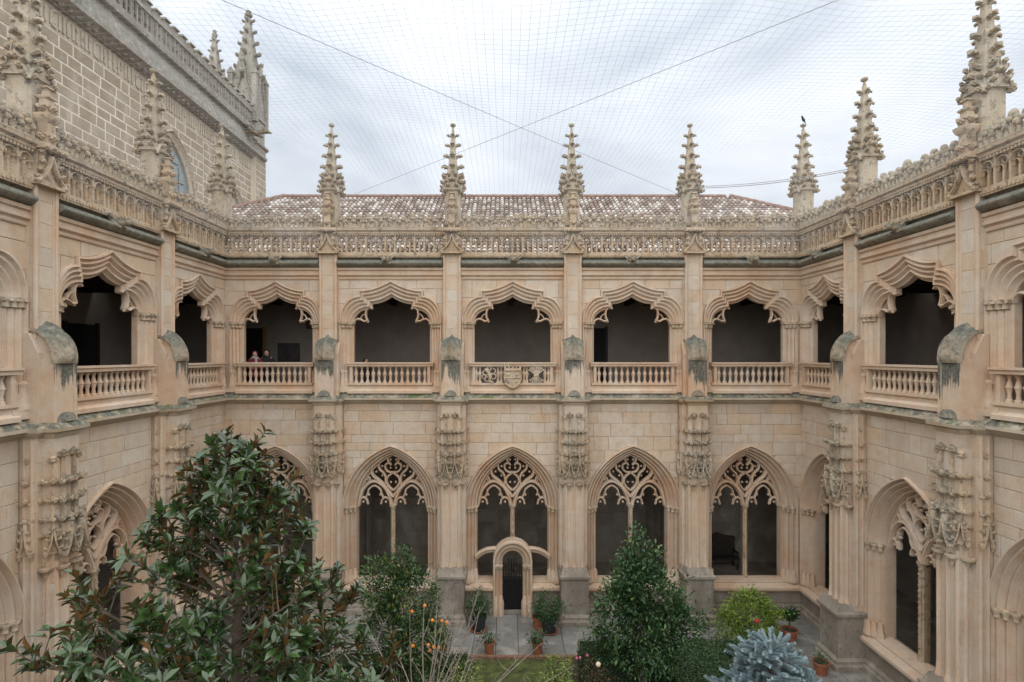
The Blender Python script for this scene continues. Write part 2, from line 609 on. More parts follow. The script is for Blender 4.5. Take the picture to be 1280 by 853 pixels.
def lay_blocks(parent, u0, u1, z0, z1, outline, r, mat, hmin=.33, hmax=.5, lmin=.55, lmax=1.25, name='stone_block', front=.012, skip=None, gap=.0045):
    z = z0
    cnt = 0
    while z < z1 - .05:
        h = r.uniform(hmin, hmax)
        if z + h > z1 - .14:
            h = z1 - z
        u = u0 - r.uniform(0, lmax * .6)
        while u < u1 - .01:
            L = r.uniform(lmin, lmax)
            a, b = max(u, u0), min(u + L, u1)
            if u1 - b < .18:
                b = u1
                u = u1
            else:
                u = u + L
            if b - a < .12:
                continue
            if skip and skip(a, b, z, z + h):
                continue
            n = max(2, int((b - a) / .05))
            us = [a + (b - a) * i / n for i in range(n + 1)]
            if outline:
                for e in (outline[0][0], outline[-1][0]):
                    if a < e < b:
                        us += [e - .001, e + .001]
                us.sort()
                lo = [max(z, out_z(outline, q)) for q in us]
            else:
                us = [a, b]
                lo = [z, z]
            seg = []
            segs = []
            for q, l in zip(us, lo):
                if l < z + h - .015:
                    seg.append((q, l))
                else:
                    if len(seg) > 1: segs.append(seg)
                    seg = []
            if len(seg) > 1: segs.append(seg)
            for sg in segs:
                wd = sg[-1][0] - sg[0][0]
                area = sum((z + h - (p[1] + q[1]) / 2) * (q[0] - p[0]) for p, q in zip(sg[:-1], sg[1:]))
                if wd < .06 or area < .015:
                    continue
                # thin out collinear points
                pts = [sg[0]] + [q for p, q, s in zip(sg[:-2], sg[1:-1], sg[2:]) if abs((q[1] - p[1]) - (s[1] - q[1])) > 1e-4] + [sg[-1]]
                poly = pts + [(sg[-1][0], z + h), (sg[0][0], z + h)]
                me = block_mesh(poly, front=front + r.uniform(-.004, .005), gap=gap).mesh(name, mat)
                inst(name, me, parent)
                cnt += 1
        z += h
    return cnt


# ---- small carved pieces -----------------------------------------
def crocket_mb(s=1.0, seed=0):
    """a curled leaf that grows along +x and curls up"""
    r = random.Random(seed)
    mb = MB()
    j = lambda v: v + r.uniform(-.05, .05)
    mb.tube([(-.1, 0, -.05), (.3, 0, j(.02)), (.66, 0, j(.12)), (.92, 0, j(.3)), (.96, 0, j(.52)), (.8, 0, .62)], [.26, .27, .3, .32, .26, .1], 6)
    mb.blob((.55, .27, .2), .24, 6, 4, (1.1, .9, .8))
    mb.blob((.55, -.27, .2), .24, 6, 4, (1.1, .9, .8))
    mb.blob((.92, .26, .38), .2, 6, 3)
    mb.blob((.92, -.26, .38), .2, 6, 3)
    mb.v = [(x * s, y * s, z * s) for x, y, z in mb.v]
    return mb


CROCK = [crocket_mb(1.0, i) for i in range(3)]
CROCK_ME = [c.mesh('crocket', M['dark_carved'], 60) for c in CROCK]
def wing_crocket(seed):
    r = random.Random(seed)
    mb = MB()
    mb.tube([(-.15, 0, -.1), (.3, 0, .22), (.7, 0, .42 + r.uniform(-.05, .05)), (1.02, 0, .36), (1.12, 0, .12)], [.3, .28, .26, .24, .1], 6)
    for sg in (-1, 1):
        mb.tube([(.2, 0, .1), (.55, sg * .3, .28), (.82, sg * .46, .16)], [.2, .2, .08], 5)
    return mb


CROCK_SP = [wing_crocket(i).mesh('crocket', M['spire'], 60) for i in range(3)]


def rotz_m(a, loc, s):
    return Matrix.Translation(loc) @ Matrix.Rotation(a, 4, 'Z') @ Matrix.Scale(s, 4)


def mini_spire_mb(h0, h1, wid, rows, seed, fin=.105):
    """slender engaged spire with pairs of crockets, front at -y; ogee gablet at its foot"""
    r = random.Random(seed)
    mb = MB()
    mb.sq([(wid, h0), (wid * .95, h0 + .5), (wid * .55, h0 + .55), (wid * .28, h1)])
    # gablet: ogee bars + pendant
    for sg in (-1, 1):
        mb.bar([(sg * wid * 1.9, h0 - .02), (sg * wid * 1.5, h0 + .06), (sg * wid * .7, h0 + .2), (sg * wid * .25, h0 + .42), (0, h0 + .66)], .065, -wid - .14, -wid + .05)
        for z in (.12, .3, .46):
            mb.add(CROCK[0], rotz_m(-math.pi / 2 - sg * -.9, (sg * wid * (1.55 - z * 2.2), -wid - .05, h0 + z), .10))
        mb.tube([(sg * wid * 1.85, -wid - .04, h0 - .1), (sg * wid * 1.85, -wid - .05, h0 + .06)], [.03, .075], 6)
        mb.blob((sg * wid * 1.85, -wid - .05, h0 + .02), .075, 6, 4)
    mb.add(CROCK[2], rotz_m(-math.pi / 2, (0, -wid, h0 + .68), .12))
    for z in rows:
        for a in (0, math.pi, -math.pi / 2):
            s = .15 * r.uniform(.85, 1.2)
            mb.add(CROCK[r.randrange(3)], rotz_m(a + r.uniform(-.2, .2), (math.cos(a) * wid * .45, math.sin(a) * wid * .45, z), s))
    # finial
    mb.lathe([(.03, h1 - .02), (.04, h1 + .05), (fin * .9, h1 + .1), (fin, h1 + .14), (.04, h1 + .17), (.015, h1 + .2)], 8)
    for a in range(4):
        mb.add(CROCK[1], rotz_m(a * math.pi / 2, (0, 0, h1 + .04), .105))
    return mb


MINI_A = mini_spire_mb(5.08, 7.08, .095, (5.82, 6.2, 6.6), 1).mesh('niche_spire', M['dark_carved'], 50)
MINI_B = mini_spire_mb(5.12, 6.98, .085, (5.8, 6.2, 6.58), 2).mesh('niche_spire', M['carved'], 50)

# curl band rows between spires
def curl_row_mb(half, y, seed):
    r = random.Random(seed)
    mb = MB()
    n = max(2, int(half * 2 / .15))
    for i in range(n):
        u = -half + (i + .5) * 2 * half / n
        mb.add(CROCK[r.randrange(3)], rotz_m(-math.pi / 2 + r.uniform(-.35, .35), (u, y, 0), .145 * r.uniform(.85, 1.2)))
    mb.tube([(-half, y, .0), (half, y, .0)], .028, 6)
    return mb


CURL_F = curl_row_mb(.34, 0, 3).mesh('curl_band', M['dark_carved'], 55)
CURL_S = curl_row_mb(.15, 0, 4).mesh('curl_band', M['carved'], 55)

NOSE_W, NOSE_H, BODY_W, BODY_H = .60, .33, .36, .47
Z_LEDGE = 7.62


def buttress_meshes():
    d = {}
    # lower shaft: body + nose with roll mouldings
    mb = MB()
    mb.box(-BODY_H + .002, BODY_H - .002, -BODY_W + .002, .02, 1.6, Z_LEDGE + .02)
    mb.box(-NOSE_H + .002, NOSE_H - .002, -NOSE_W + .002, -BODY_W + .03, 1.6, Z_LEDGE + .02)
    d['shaft'] = mb.mesh('buttress', M['stone'])
    # colonnettes on the lower shaft (z 1.9..5)
    mb = MB()
    for u in (-.27, 0, .27):
        mb.tube([(u, -NOSE_W, 1.9), (u, -NOSE_W, 4.95)], .05, 8)
        mb.lathe([(.09, 0), (.09, .08), (.06, .16), (.055, .3)], 8, (u, -NOSE_W, 1.9))
    mb.box(-.185, -.085, -NOSE_W - .012, -NOSE_W + .01, 2.1, 4.85)
    mb.box(.085, .185, -NOSE_W - .012, -NOSE_W + .01, 2.1, 4.85)
    for sg in (-1, 1):
        for w in (.47,):
            mb.tube([(sg * NOSE_H, -w, 1.9), (sg * NOSE_H, -w, 4.95)], .045, 8)
            mb.lathe([(.09, 0), (.09, .08), (.06, .16), (.05, .3)], 8, (sg * NOSE_H, -w, 1.9))
        for w in (.1, .26):
            mb.tube([(sg * BODY_H, -w, 1.9), (sg * BODY_H, -w, 7.5)], .04, 8)
    d['colonnette'] = mb.mesh('colonnette_cluster', M['stone'], 40)
    # little corbels under the spires
    mb = MB()
    mb.lathe([(.02, -.2), (.045, -.12), (.06, -.06), (.14, .0), (.15, .05), (.1, .07)], 10, (0, 0, 0))
    d['corbel'] = mb.mesh('corbel', M['carved'], 40)
    # plinth
    mb = MB()
    W = .83
    H = .47
    mb.loft([[(-h, -w, z), (h, -w, z), (h, .0, z), (-h, .0, z)] for h, w, z in ((H + .1, W + .12, 0), (H + .1, W + .12, .16), (H + .06, W + .08, .22), (H + .06, W + .08, .3), (H, W, .38), (H, W, 1.55), (H + .07, W + .07, 1.6), (H + .07, W + .07, 1.68), (H, W, 1.74), (H - .06, W - .1, 1.93))])
    d['plinth'] = mb.mesh('plinth', M['plinth'], 30)
    # ledge slab at the string course
    mb = MB()
    mb.loft([[(-h, -w, z), (h, -w, z), (h, .0, z), (-h, .0, z)] for h, w, z in ((NOSE_H, NOSE_W, 7.5), (NOSE_H + .05, NOSE_W + .05, 7.57), (NOSE_H + .06, NOSE_W + .06, 7.62), (NOSE_H + .14, NOSE_W + .15, 7.66), (NOSE_H + .15, NOSE_W + .16, 7.73), (NOSE_H + .02, NOSE_W + .05, 7.84))])
    mb.loft([[(-h, -w, z), (h, -w, z), (h, .0, z), (-h, .0, z)] for h, w, z in ((BODY_H + .05, BODY_W + .05, 7.56), (BODY_H + .13, BODY_W + .13, 7.655), (BODY_H + .14, BODY_W + .14, 7.72), (BODY_H + .0, BODY_W + .02, 7.835))])
    d['ledge'] = mb.mesh('ledge_slab', M['ledge'], 30)
    # upper nose and body under a quarter-round cap
    def prof(wf, drop):
        p = [(0.0, 7.8), (-wf, 7.8)]
        for i in range(9):
            a = math.pi / 2 * (1 - i / 8)
            p.append((-(.1 + (wf - .1) * math.sin(a)), 9.2 - drop + .6 * math.cos(a)))
        p.append((0.0, 9.8 - drop))
        return p
    mb = MB()
    mb.prism_x(prof(.56, 0), -.27, .27)
    mb.box(-.325, -.24, -.585, -.1, 7.8, 9.17)
    mb.box(.24, .325, -.585, -.1, 7.8, 9.17)
    d['nose'] = mb.mesh('stub_buttress', M['nose'])
    mb = MB()
    mb.prism_x([(0.0, 7.8), (-.33, 7.8), (-.33, 9.3), (-.13, 9.72), (0.0, 9.72)], -.42, .42)
    d['shoulder'] = mb.mesh('shoulder', M['stone'])
    # cap shell
    mb = MB()
    rows = []
    for off, yy in ((.0, 0), (.075, 1)):
        pass
    secs = [(-.35, -.05), (-.355, -.02), (-.345, .01), (-.27, .02), (-.25, .045), (-.1, .075), (0, .18), (.1, .075), (.25, .045), (.27, .02), (.345, .01), (.355, -.02), (.35, -.05)]
    rings = []
    for i in range(12):
        a = min(math.pi / 2, math.pi / 2 * (i / 9))
        w0, z0 = .06 + .52 * math.sin(a), 9.2 + .62 * math.cos(a) - max(0, i - 9) * .06
        nx, nz = math.sin(a), math.cos(a)
        if i > 9: nx *= (.75, .3)[i - 10]
        rings.append([(u, -(w0 + nx * o), z0 + nz * o) for u, o in secs])
    mb.loft(rings)
    d['cap'] = mb.mesh('curved_cap', M['cap'], 35)
    # half round drain boss at the nose foot
    mb = MB()
    pts = [(.2 * math.cos(a), 7.84 + .2 * math.sin(a)) for a in (math.pi * i / 10 for i in range(11))]
    mb.prism(pts, -.67, -.5)
    pts = [(.14 * math.cos(a), 7.85 + .14 * math.sin(a)) for a in (math.pi * i / 10 for i in range(11))]
    mb.prism(pts, -.7, -.6)
    d['boss'] = mb.mesh('scallop_boss', M['roll'])
    # pilaster above
    mb = MB()
    mb.box(-.298, .298, -.148, .02, 9.6, 12.88)
    for u in (-.27, .27):
        mb.tube([(u, -.16, 9.6), (u, -.16, 12.88)], .05, 8)
    for u in (-.2, .2):
        mb.tube([(u, -.152, 9.6), (u, -.152, 12.88)], .028, 6)
    d['pilaster'] = mb.mesh('pilaster', M['stone'], 40)
    # ogee gablet on the pilaster head, at parapet height
    mb = MB()
    mb.box(-.27, .27, -.2, .1, 12.86, 13.6)
    for sg in (-1, 1):
        mb.bar([(sg * .34, 12.9), (sg * .3, 12.98), (sg * .17, 13.1), (sg * .07, 13.28), (0, 13.52)], .08, -.34, -.18)
        for z, u in ((12.96, .34), (13.12, .26), (13.3, .2), (13.5, .22)):
            mb.add(CROCK[1], rotz_m(-math.pi / 2 + sg * 1.1, (sg * (u - .06), -.24, z), .14))
        mb.blob((sg * .34, -.28, 12.92), .08, 7, 4)
        mb.tube([(sg * .2, -.24, 13.1), (sg * .2, -.24, 13.6)], .05, 6)
    mb.prism([(-.3, 12.92), (.3, 12.92), (.16, 13.06), (.05, 13.28), (0, 13.45), (-.05, 13.28), (-.16, 13.06)], -.24, -.19)
    mb.box(-.38, .38, -.33, -.1, 12.84, 12.9)
    mb.box(-.33, .33, -.36, .1, 13.6, 13.74)
    for i in range(4):
        mb.add(CROCK[i % 3], rotz_m(-math.pi / 2, (-.24 + .16 * i, -.3, 13.6), .13))
    d['gablet'] = mb.mesh('ogee_gablet', M['carved'], 45)
    return d


BM = buttress_meshes()


COURSES = []
_r = random.Random(15)
for _x, _y0, _y1, _z0, _z1 in ((NOSE_H, -NOSE_W, -BODY_W + .02, 1.9, 7.52), (BODY_H, -BODY_W, -.005, 1.9, 7.52), (.30, -.15, -.005, 9.75, 12.86)):
    _z = _z0
    while _z < _z1 - .05:
        _h = _r.uniform(.38, .62)
        if _z + _h > _z1 - .25: _h = _z1 - _z
        _c = .006
        _mb = MB()
        _rg = lambda d, z: [(-_x - .008 + d, _y0 - .008 + d, z), (_x + .008 - d, _y0 - .008 + d, z), (_x + .008 - d, _y1, z), (-_x - .008 + d, _y1, z)]
        _mb.loft([_rg(.009, _z + .002), _rg(0, _z + .01), _rg(0, _z + _h - .01), _rg(.009, _z + _h - .002)])
        COURSES.append(_mb.mesh('course_stone', M['block']))
        _z += _h


def add_buttress(wing, u, full_lower=True):
    s = inst('buttress', BM['shaft'], wing, (u, 0, 0))
    inst('plinth', BM['plinth'], s)
    for me_ in COURSES:
        inst('course_stone', me_, s)
    inst('colonnette_cluster', BM['colonnette'], s)
    inst('ledge_slab', BM['ledge'], s)
    inst('stub_buttress', BM['nose'], s)
    inst('shoulder', BM['shoulder'], s)
    inst('curved_cap', BM['cap'], s)
    inst('scallop_boss', BM['boss'], s)
    inst('pilaster', BM['pilaster'], s)
    inst('ogee_gablet', BM['gablet'], s)
    for x in (-.155, .155):
        inst('niche_spire', MINI_A, s, (x, -NOSE_W - .05, 0))
        inst('corbel', BM['corbel'], s, (x * 1.2, -NOSE_W - .06, 4.78))
    for sg in (-1, 1):
        inst('niche_spire', MINI_B, s, (sg * (BODY_H - .02), -.17, 0), sg * math.pi / 2, (.75, .65, 1))
        inst('corbel', BM['corbel'], s, (sg * (NOSE_H + .05), -.47, 4.78))
    for sg in (-1, 1):
        inst('niche_spire', MINI_B, s, (sg * (NOSE_H - .0), -NOSE_W + .03, 0), sg * math.pi / 4, (.8, .8, 1))
    for z in (5.45, 5.78, 6.16, 6.56):
        inst('curl_band', CURL_F, s, (0, -NOSE_W - .03, z))
        for sg in (-1, 1):
            inst('curl_band', CURL_S, s, (sg * (NOSE_H - .02), -.47, z + .01), sg * math.pi / 2, (1, .8, 1))
            if z < 6.3:
                inst('curl_band', CURL_S, s, (sg * (BODY_H - .03), -.18, z - .02), sg * math.pi / 2, (.9, .6, .8))
    return s


# ---- pinnacles ---------------------------------------------------
def pinnacle_mesh(mat, h=.27, z0=13.5, z1=15.2, z2=17.5):
    mb = MB()
    mb.box(-h, h, -h, h, z0, z1, .07)
    mb.sq([(h * 1.02, z1 - .1), (h * 1.02, z1 + .05), (h * .84, z1 + .3), (h * .62, z1 + .75), (h * .48, z1 + 1.15), (h * .33, z1 + 1.65), (h * .15, z2 - .1)])
    mb.lathe([(.04, -.2), (.035, -.02), (.1, .03), (.11, .08), (.06, .11), (.02, .13)], 8, (0, 0, z2))
    for a in range(4):
        Mx = Matrix.Rotation(a * math.pi / 2, 4, 'Z')
        g = MB()
        for sg in (-1, 1):
            g.bar([(sg * h * 1.25, z1 - .16), (sg * h * 1.05, z1 - .02), (sg * h * .5, z1 + .2), (sg * h * .15, z1 + .45), (0, z1 + .62)], .05, -h - .09, -h + .05)
        g.prism([(-h, z1 - .05), (h, z1 - .05), (h * .35, z1 + .22), (0, z1 + .5), (-h * .35, z1 + .22)], -h - .06, -h + .08)
        mb.add(g, Mx)
    return mb.mesh('pinnacle', mat, 35)


PIN_ME = pinnacle_mesh(M['spire'])
# the small attached pinnacle in front
_mb = MB()
_mb.sq([(.11, 13.7), (.11, 14.22), (.15, 14.26), (.185, 14.36), (.185, 14.4), (.1, 14.43), (.09, 14.72), (.13, 14.76), (.13, 14.8), (.06, 14.83), (.055, 14.95), (.09, 14.97), (.09, 15.01), (.03, 15.02)])
for _a in range(4):
    for _z, _s, _o in ((14.48, .17, .04), (13.86, .17, .06)):
        _mb.add(CROCK[_a % 3], rotz_m(_a * math.pi / 2, (math.cos(_a * math.pi / 2) * _o, math.sin(_a * math.pi / 2) * _o, _z), _s))
        _mb.add(CROCK[(_a + 1) % 3], rotz_m((_a + .5) * math.pi / 2, (0, 0, _z + .05), _s * .9))
SMALL_PIN = _mb.mesh('attached_pinnacle', M['carved'], 45)
# crown of leafy gablets at the spire base
_mb = MB()
for _a in range(4):
    _A = _a * math.pi / 2
    for _z, _o, _u, _s in ((15.08, .38, .25, .15), (15.08, .38, -.25, .15), (15.26, .38, .15, .16), (15.26, .38, -.15, .16), (15.42, .36, .22, .13), (15.42, .36, -.22, .13), (15.46, .36, .06, .17), (15.46, .36, -.06, .17), (15.66, .32, .12, .16), (15.66, .32, -.12, .16), (15.76, .3, 0, .15)):
        _mb.add(CROCK[_a % 3], Matrix.Rotation(_A, 4, 'Z') @ rotz_m(0, (_o - .1, _u, _z), _s))
CROWN_ME = _mb.mesh('leafy_crown', M['dark_carved'], 50)


def add_pinnacle(wing, u, small=True, y=.25, scale=1.0, rz=0.0):
    p = inst('pinnacle', PIN_ME, wing, (u, y, 0), rz)
    inst('leafy_crown', CROWN_ME, p)
    for t, (z, o, s) in enumerate(((15.98, .14, .235), (16.38, .11, .21), (16.78, .085, .185), (17.14, .06, .15))):
        for a in range(4):
            A = a * math.pi / 2
            s_ = s
            inst('crocket', CROCK_SP[(t + a) % 3], p, (math.cos(A) * o, math.sin(A) * o, z), A, (s_,) * 3)
    if small:
        inst('attached_pinnacle', SMALL_PIN, p, (0, -.42, 0))
    return p


# ---- parapet -----------------------------------------------------
def arcade_mesh(w):
    mb = MB()
    h0, h1 = 12.9, 13.5
    mb.box(-w / 2 - .03, -w / 2 + .03, -.14, .02, h0, h1 + .01)
    arc = [(w / 2 * .86 * math.cos(a), 13.28 + .17 * math.sin(a)) for a in (math.pi * i / 10 for i in range(11))]
    mb.bar(arc, .045, -.16, .0)
    # spandrels
    mb.prism([(-w / 2, h1)] + [(p[0], p[1] + .02) for p in reversed(arc)] + [(w / 2, h1)], -.09, -.02)
    mb.box(-.025, .025, -.11, -.03, h0, 13.2)
    for sg in (-1, 1):
        c = sg * w * .23
        mb.bar([(c + w * .2 * math.cos(a), 13.16 + .13 * math.sin(a)) for a in (math.pi * i / 8 for i in range(9))], .035, -.11, -.03)
    mb.bar([(.06 * math.cos(a), 13.36 + .06 * math.sin(a)) for a in (2 * math.pi * i / 8 for i in range(9))], .03, -.1, -.03)
    return mb.mesh('arcade_panel', M['carved'])


ARC_CACHE = {}
# crest ornament: heart of two curls with a fleuron
_mb = MB()
for _sg in (-1, 1):
    _mb.tube([Vector((_sg * p[0], 0, p[1])) for p in ((.15, .0), (.17, .1), (.13, .2), (.06, .17), (.05, .1), (0, .06))], [.045, .05, .05, .045, .04, .03], 6)
    _mb.blob((_sg * .13, -.03, .22), .07, 6, 4)
_mb.tube([(0, 0, 0), (0, 0, .2), (0, 0, .38)], [.05, .04, .045], 6)
_mb.blob((0, 0, .4), .095, 7, 4, (1.1, .9, .9))
_mb.blob((.09, 0, .32), .06, 6, 4)
_mb.blob((-.09, 0, .32), .06, 6, 4)
_mb.blob((0, -.06, .3), .07, 6, 4)
CREST_ME = _mb.mesh('crest_fleuron', M['dark_carved'], 50)
CREST_PALE = _mb.mesh('crest_fleuron', M['spire'], 50)


def add_parapet(wing, u0, u1, pale=False, blind=False):
    L = u1 - u0
    uc = (u0 + u1) / 2
    mb = MB()
    mb.box(-L / 2, L / 2, -.16, .04, 12.72, 12.9)                      # base rail
    mb.prism_x([(-.12, 13.5), (-.2, 13.56), (-.2, 13.62), (-.26, 13.66), (-.27, 13.74), (.06, 13.78), (.06, 13.5)], -L / 2, L / 2)   # cap
    if blind:
        mb.box(-L / 2, L / 2, .0, .04, 12.88, 13.52)
    for i in range(int(L / .085)):
        u = -L / 2 + .04 + i * .085
        mb.box(u, u + .05, -.19, -.13, 13.49, 13.545)                      # dentils
    for i in range(int(L / .1)):
        u = -L / 2 + .04 + i * .1
        mb.box(u, u + .06, -.185, -.15, 12.76, 12.82)
    p = mb.build('parapet', M['carved'], wing, (uc, 0, 0))
    mb = MB()
    mb.prism_x([(-.24, 13.735), (-.275, 13.745), (-.265, 13.775), (-.05, 13.81), (.05, 13.79), (.05, 13.77)], -L / 2 + .003, L / 2 - .003)
    mb.build('coping', M['ledge'], p)
    n = max(1, round(L / .36))
    w = L / n
    k = round(w, 3)
    if k not in ARC_CACHE:
        ARC_CACHE[k] = arcade_mesh(w)
    for i in range(n):
        inst('arcade_panel', ARC_CACHE[k], p, (-L / 2 + (i + .5) * w, 0, 0))
    n = max(1, round(L / .31))
    for i in range(n):
        s = rnd.uniform(.92, 1.1)
        inst('crest_fleuron', CREST_PALE if pale else CREST_ME, p, (-L / 2 + (i + .5) * L / n, -.1, 13.78), rnd.uniform(-.15, .15), (s, s, s * rnd.uniform(.95, 1.1)))
    return p


# ---- gargoyle ----------------------------------------------------
_mb = MB()
_mb.tube([(0, .05, 12.6), (0, -.25, 12.62), (0, -.5, 12.6), (0, -.68, 12.62)], [.15, .17, .13, .1], 8)
_mb.blob((0, -.76, 12.65), .135, 8, 5, (1, 1.25, 1))
_mb.tube([(0, -.82, 12.61), (0, -.98, 12.56)], [.075, .05], 7)
for _sg in (-1, 1):
    _mb.tube([(_sg * .08, -.7, 12.72), (_sg * .13, -.66, 12.84)], [.05, .015], 5)
    _mb.tube([(_sg * .13, -.2, 12.66), (_sg * .26, -.34, 12.56), (_sg * .2, -.52, 12.44)], [.1, .07, .05], 6)
    _mb.tube([(_sg * .12, -.1, 12.72), (_sg * .3, -.14, 12.86), (_sg * .34, -.32, 12.8), (_sg * .2, -.4, 12.68)], [.06, .07, .06, .03], 6)
    _mb.blob((_sg * .2, -.54, 12.43), .06, 6, 4)
_mb.v = [(a, b, c - 12.6) for a, b, c in _mb.v]
GARG_ME = _mb.mesh('gargoyle', M['cap'], 55)

# ---- balustrade --------------------------------------------------
BAL = MB().lathe([(.075, 0), (.075, .05), (.045, .07), (.05, .1), (.035, .16), (.055, .24), (.062, .27), (.062, .29), (.075, .3), (.075, .33), (.062, .345), (.05, .4), (.033, .46), (.04, .51), (.06, .53), (.06, .58)], 10).mesh('baluster', M['stone'], 45)


def add_balustrade(wing, uc, su, special=False):
    hw = 1.375 * su
    mb = MB()
    mb.prism_x([(-.2, 8.86), (-.2, 8.93), (-.24, 8.95), (-.24, 9.0), (.1, 9.0), (.1, 8.9), (.02, 8.86)], -hw - .16, hw + .16)
    mb.box(-hw + .0, hw - .0, -.13, .06, 8.84, 8.88)
    mb.prism_x([(-.17, 8.2), (-.17, 8.27), (.08, 8.27), (.08, 7.9), (-.21, 7.9), (-.21, 8.0), (-.17, 8.03), (-.11, 8.07), (-.11, 8.16)], -hw - .12, hw + .12)
    for sg in (-1, 1):
        mb.box(sg * (hw - .0) - .05, sg * (hw - .0) + .05, -.15, .07, 8.2, 8.86)
    p = mb.build('balustrade', M['stone'], wing, (uc, 0, 0))
    if not special:
        n = 13 if su > .95 else (12 if su > .88 else 10)
        for i in range(n):
            inst('baluster', BAL, p, (-hw + .05 + (i + .5) * (2 * hw - .1) / n, -.035, 8.27))
    else:
        for u in (-1.29, -1.16, -.52, -.40, .40, .51, 1.15, 1.28):
            inst('baluster', BAL, p, (u, -.035, 8.27))
        # heraldic shield with a crown, a yoke with loops of rope, a sheaf of arrows
        mb = MB()
        sh = [(-.3, 8.72), (.3, 8.72), (.3, 8.4), (.24, 8.24), (.12, 8.14), (0, 8.09), (-.12, 8.14), (-.24, 8.24), (-.3, 8.4)]
        mb.prism(sh, -.27, -.05)
        mb.bar(sh + [sh[0]], .05, -.31, -.25)
        mb.bar([(0, 8.7), (0, 8.12)], .03, -.295, -.26)
        mb.bar([(-.3, 8.45), (.3, 8.45)], .03, -.295, -.26)
        for a in ((-.15, 8.57), (.15, 8.57), (-.13, 8.33), (.13, 8.33)):
            mb.blob((a[0], -.275, a[1]), .06, 6, 4, (1, .6, 1))
        mb.box(-.29, .29, -.29, -.08, 8.74, 8.8)
        for i in range(5):
            u = -.26 + i * .13
            mb.tube([(u, -.2, 8.78), (u * 1.12, -.22, 8.93)], [.045, .02], 6)
            mb.blob((u * 1.12, -.22, 8.94), .035, 6, 4)
        mb.build('heraldic_shield', M['carved'], p, smooth=40)
        mb = MB()
        c = Vector((-.84, 8.55))
        mb.tube([(c.x - .14, -.16, c.y + .22), (c.x - .02, -.18, c.y + .1), (c.x + .05, -.18, c.y - .05), (c.x + .02, -.17, c.y - .2), (c.x + .14, -.16, c.y - .27)], [.05, .06, .06, .05, .04], 7)
        for (du, dz, rr) in ((-.12, .08, .09), (.13, .14, .1), (-.06, -.14, .09), (.16, -.05, .09), (.02, .24, .07), (-.17, -.06, .07), (.08, -.28, .07)):
            mb.tube([(c.x + du + rr * math.cos(a), -.15, c.y + dz + rr * math.sin(a)) for a in (2 * math.pi * i / 10 for i in range(11))], .028, 6)
        mb.build('carved_yoke', M['carved'], p, smooth=40)
        mb = MB()
        c = Vector((.84, 8.54))
        for i in range(7):
            a = R(90 + (i - 3) * 17)
            t = c + Vector((math.cos(a), math.sin(a))) * .3
            q = c - Vector((math.cos(a), math.sin(a))) * .3
            mb.tube([(q.x, -.15, q.y), (t.x, -.15, t.y)], [.02, .03], 6)
            mb.blob((t.x, -.15, t.y), .05, 6, 4, (1, .7, 1))
            mb.tube([(q.x, -.15, q.y), (q.x * .7 + c.x * .3, -.15, q.y * .7 + c.y * .3)], [.045, .015], 5)
        mb.box(c.x - .09, c.x + .09, -.19, -.11, c.y - .04, c.y + .04)
        mb.prism([(c.x + .02, c.y), (c.x + .27, c.y + .31), (c.x, c.y + .36), (c.x - .27, c.y + .31), (c.x - .02, c.y)], -.13, -.1)
        mb.build('carved_arrow_sheaf', M['carved'], p, smooth=40)
    return p


# ---- upper arch --------------------------------------------------
UC = {}


def upper_arch_meshes(su):
    if su in UC:
        return UC[su]
    o, i_ = full(half_upper(True), su), full(half_upper(False), su)
    ringm = ring(o, i_, UP_PROF).mesh('upper_arch', M['stone'], 40)
    # capitals and bases
    mb = MB()
    for sg in (1,):
        for f, w in ((.28, .02), (.53, -.04), (.78, -.1)):
            u = sg * su * (1.82 + (1.375 - 1.82) * f)
            mb.lathe([(.06, -.12), (.085, -.1), (.07, -.06), (.09, .0), (.12, .05), (.125, .1), (.08, .11)], 8, (u, -w, 10.34))
            for a in (0, 1, 2):
                A = -math.pi / 2 + (a - 1) * 1.0
                mb.blob((u + .1 * math.cos(A), -w + .1 * math.sin(A), 10.38), .045, 5, 3)
    cap = mb.mesh('capital_cluster', M['carved'], 45)
    mb = MB()
    for sg in (1,):
        for f, w in ((.28, .05), (.53, -.03), (.78, -.11)):
            u = sg * su * (1.82 + (1.375 - 1.82) * f)
            mb.lathe([(.12, 0), (.12, .08), (.095, .12), (.09, .3), (.075, .36), (.075, .5), (.09, .53), (.085, .56), (.06, .6)], 6, (u, -w, 8.12))
        u0, u1 = sorted((sg * su * 1.36, sg * su * 1.86))
        mb.box(u0, u1, -.17, .2, 7.94, 8.06)
        mb.box(u0 + .02, u1 - .02, -.14, .2, 8.06, 8.14)
    base = mb.mesh('base_cluster', M['stone'], 45)
    # cusps
    mb = MB()
    for sg in (1,):
        def P(u, z): return (sg * u * su, Z_APEX + z)
        mb.bar([P(.70, -1.0), P(.76, -.95), P(.86, -.97), P(.93, -1.06), P(.95, -1.2), P(.93, -1.32), P(.88, -1.42)], .08, .14, .34)
        mb.bar([P(.88, -1.42), P(1.0, -1.45), P(1.12, -1.38), P(1.24, -1.36), P(1.33, -1.42), P(1.38, -1.56)], .08, .14, .34)
        mb.bar([P(.94, -1.16), P(1.06, -1.22), P(1.16, -1.37)], .045, .17, .32)
        mb.blob((sg * .88 * su, .24, Z_APEX - 1.45), .055, 6, 4)
    cusp = mb.mesh('cusp_tracery', M['stone'], 40)
    UC[su] = (ringm, cap, base, cusp)
    return UC[su]


# ---- lower window ------------------------------------------------
LC = {}


def arcpts(c, r, a0, a1, n=8, sy=1.0):
    return [(c[0] + r * math.cos(R(a0 + (a1 - a0) * i / n)), c[1] + r * sy * math.sin(R(a0 + (a1 - a0) * i / n))) for i in range(n + 1)]


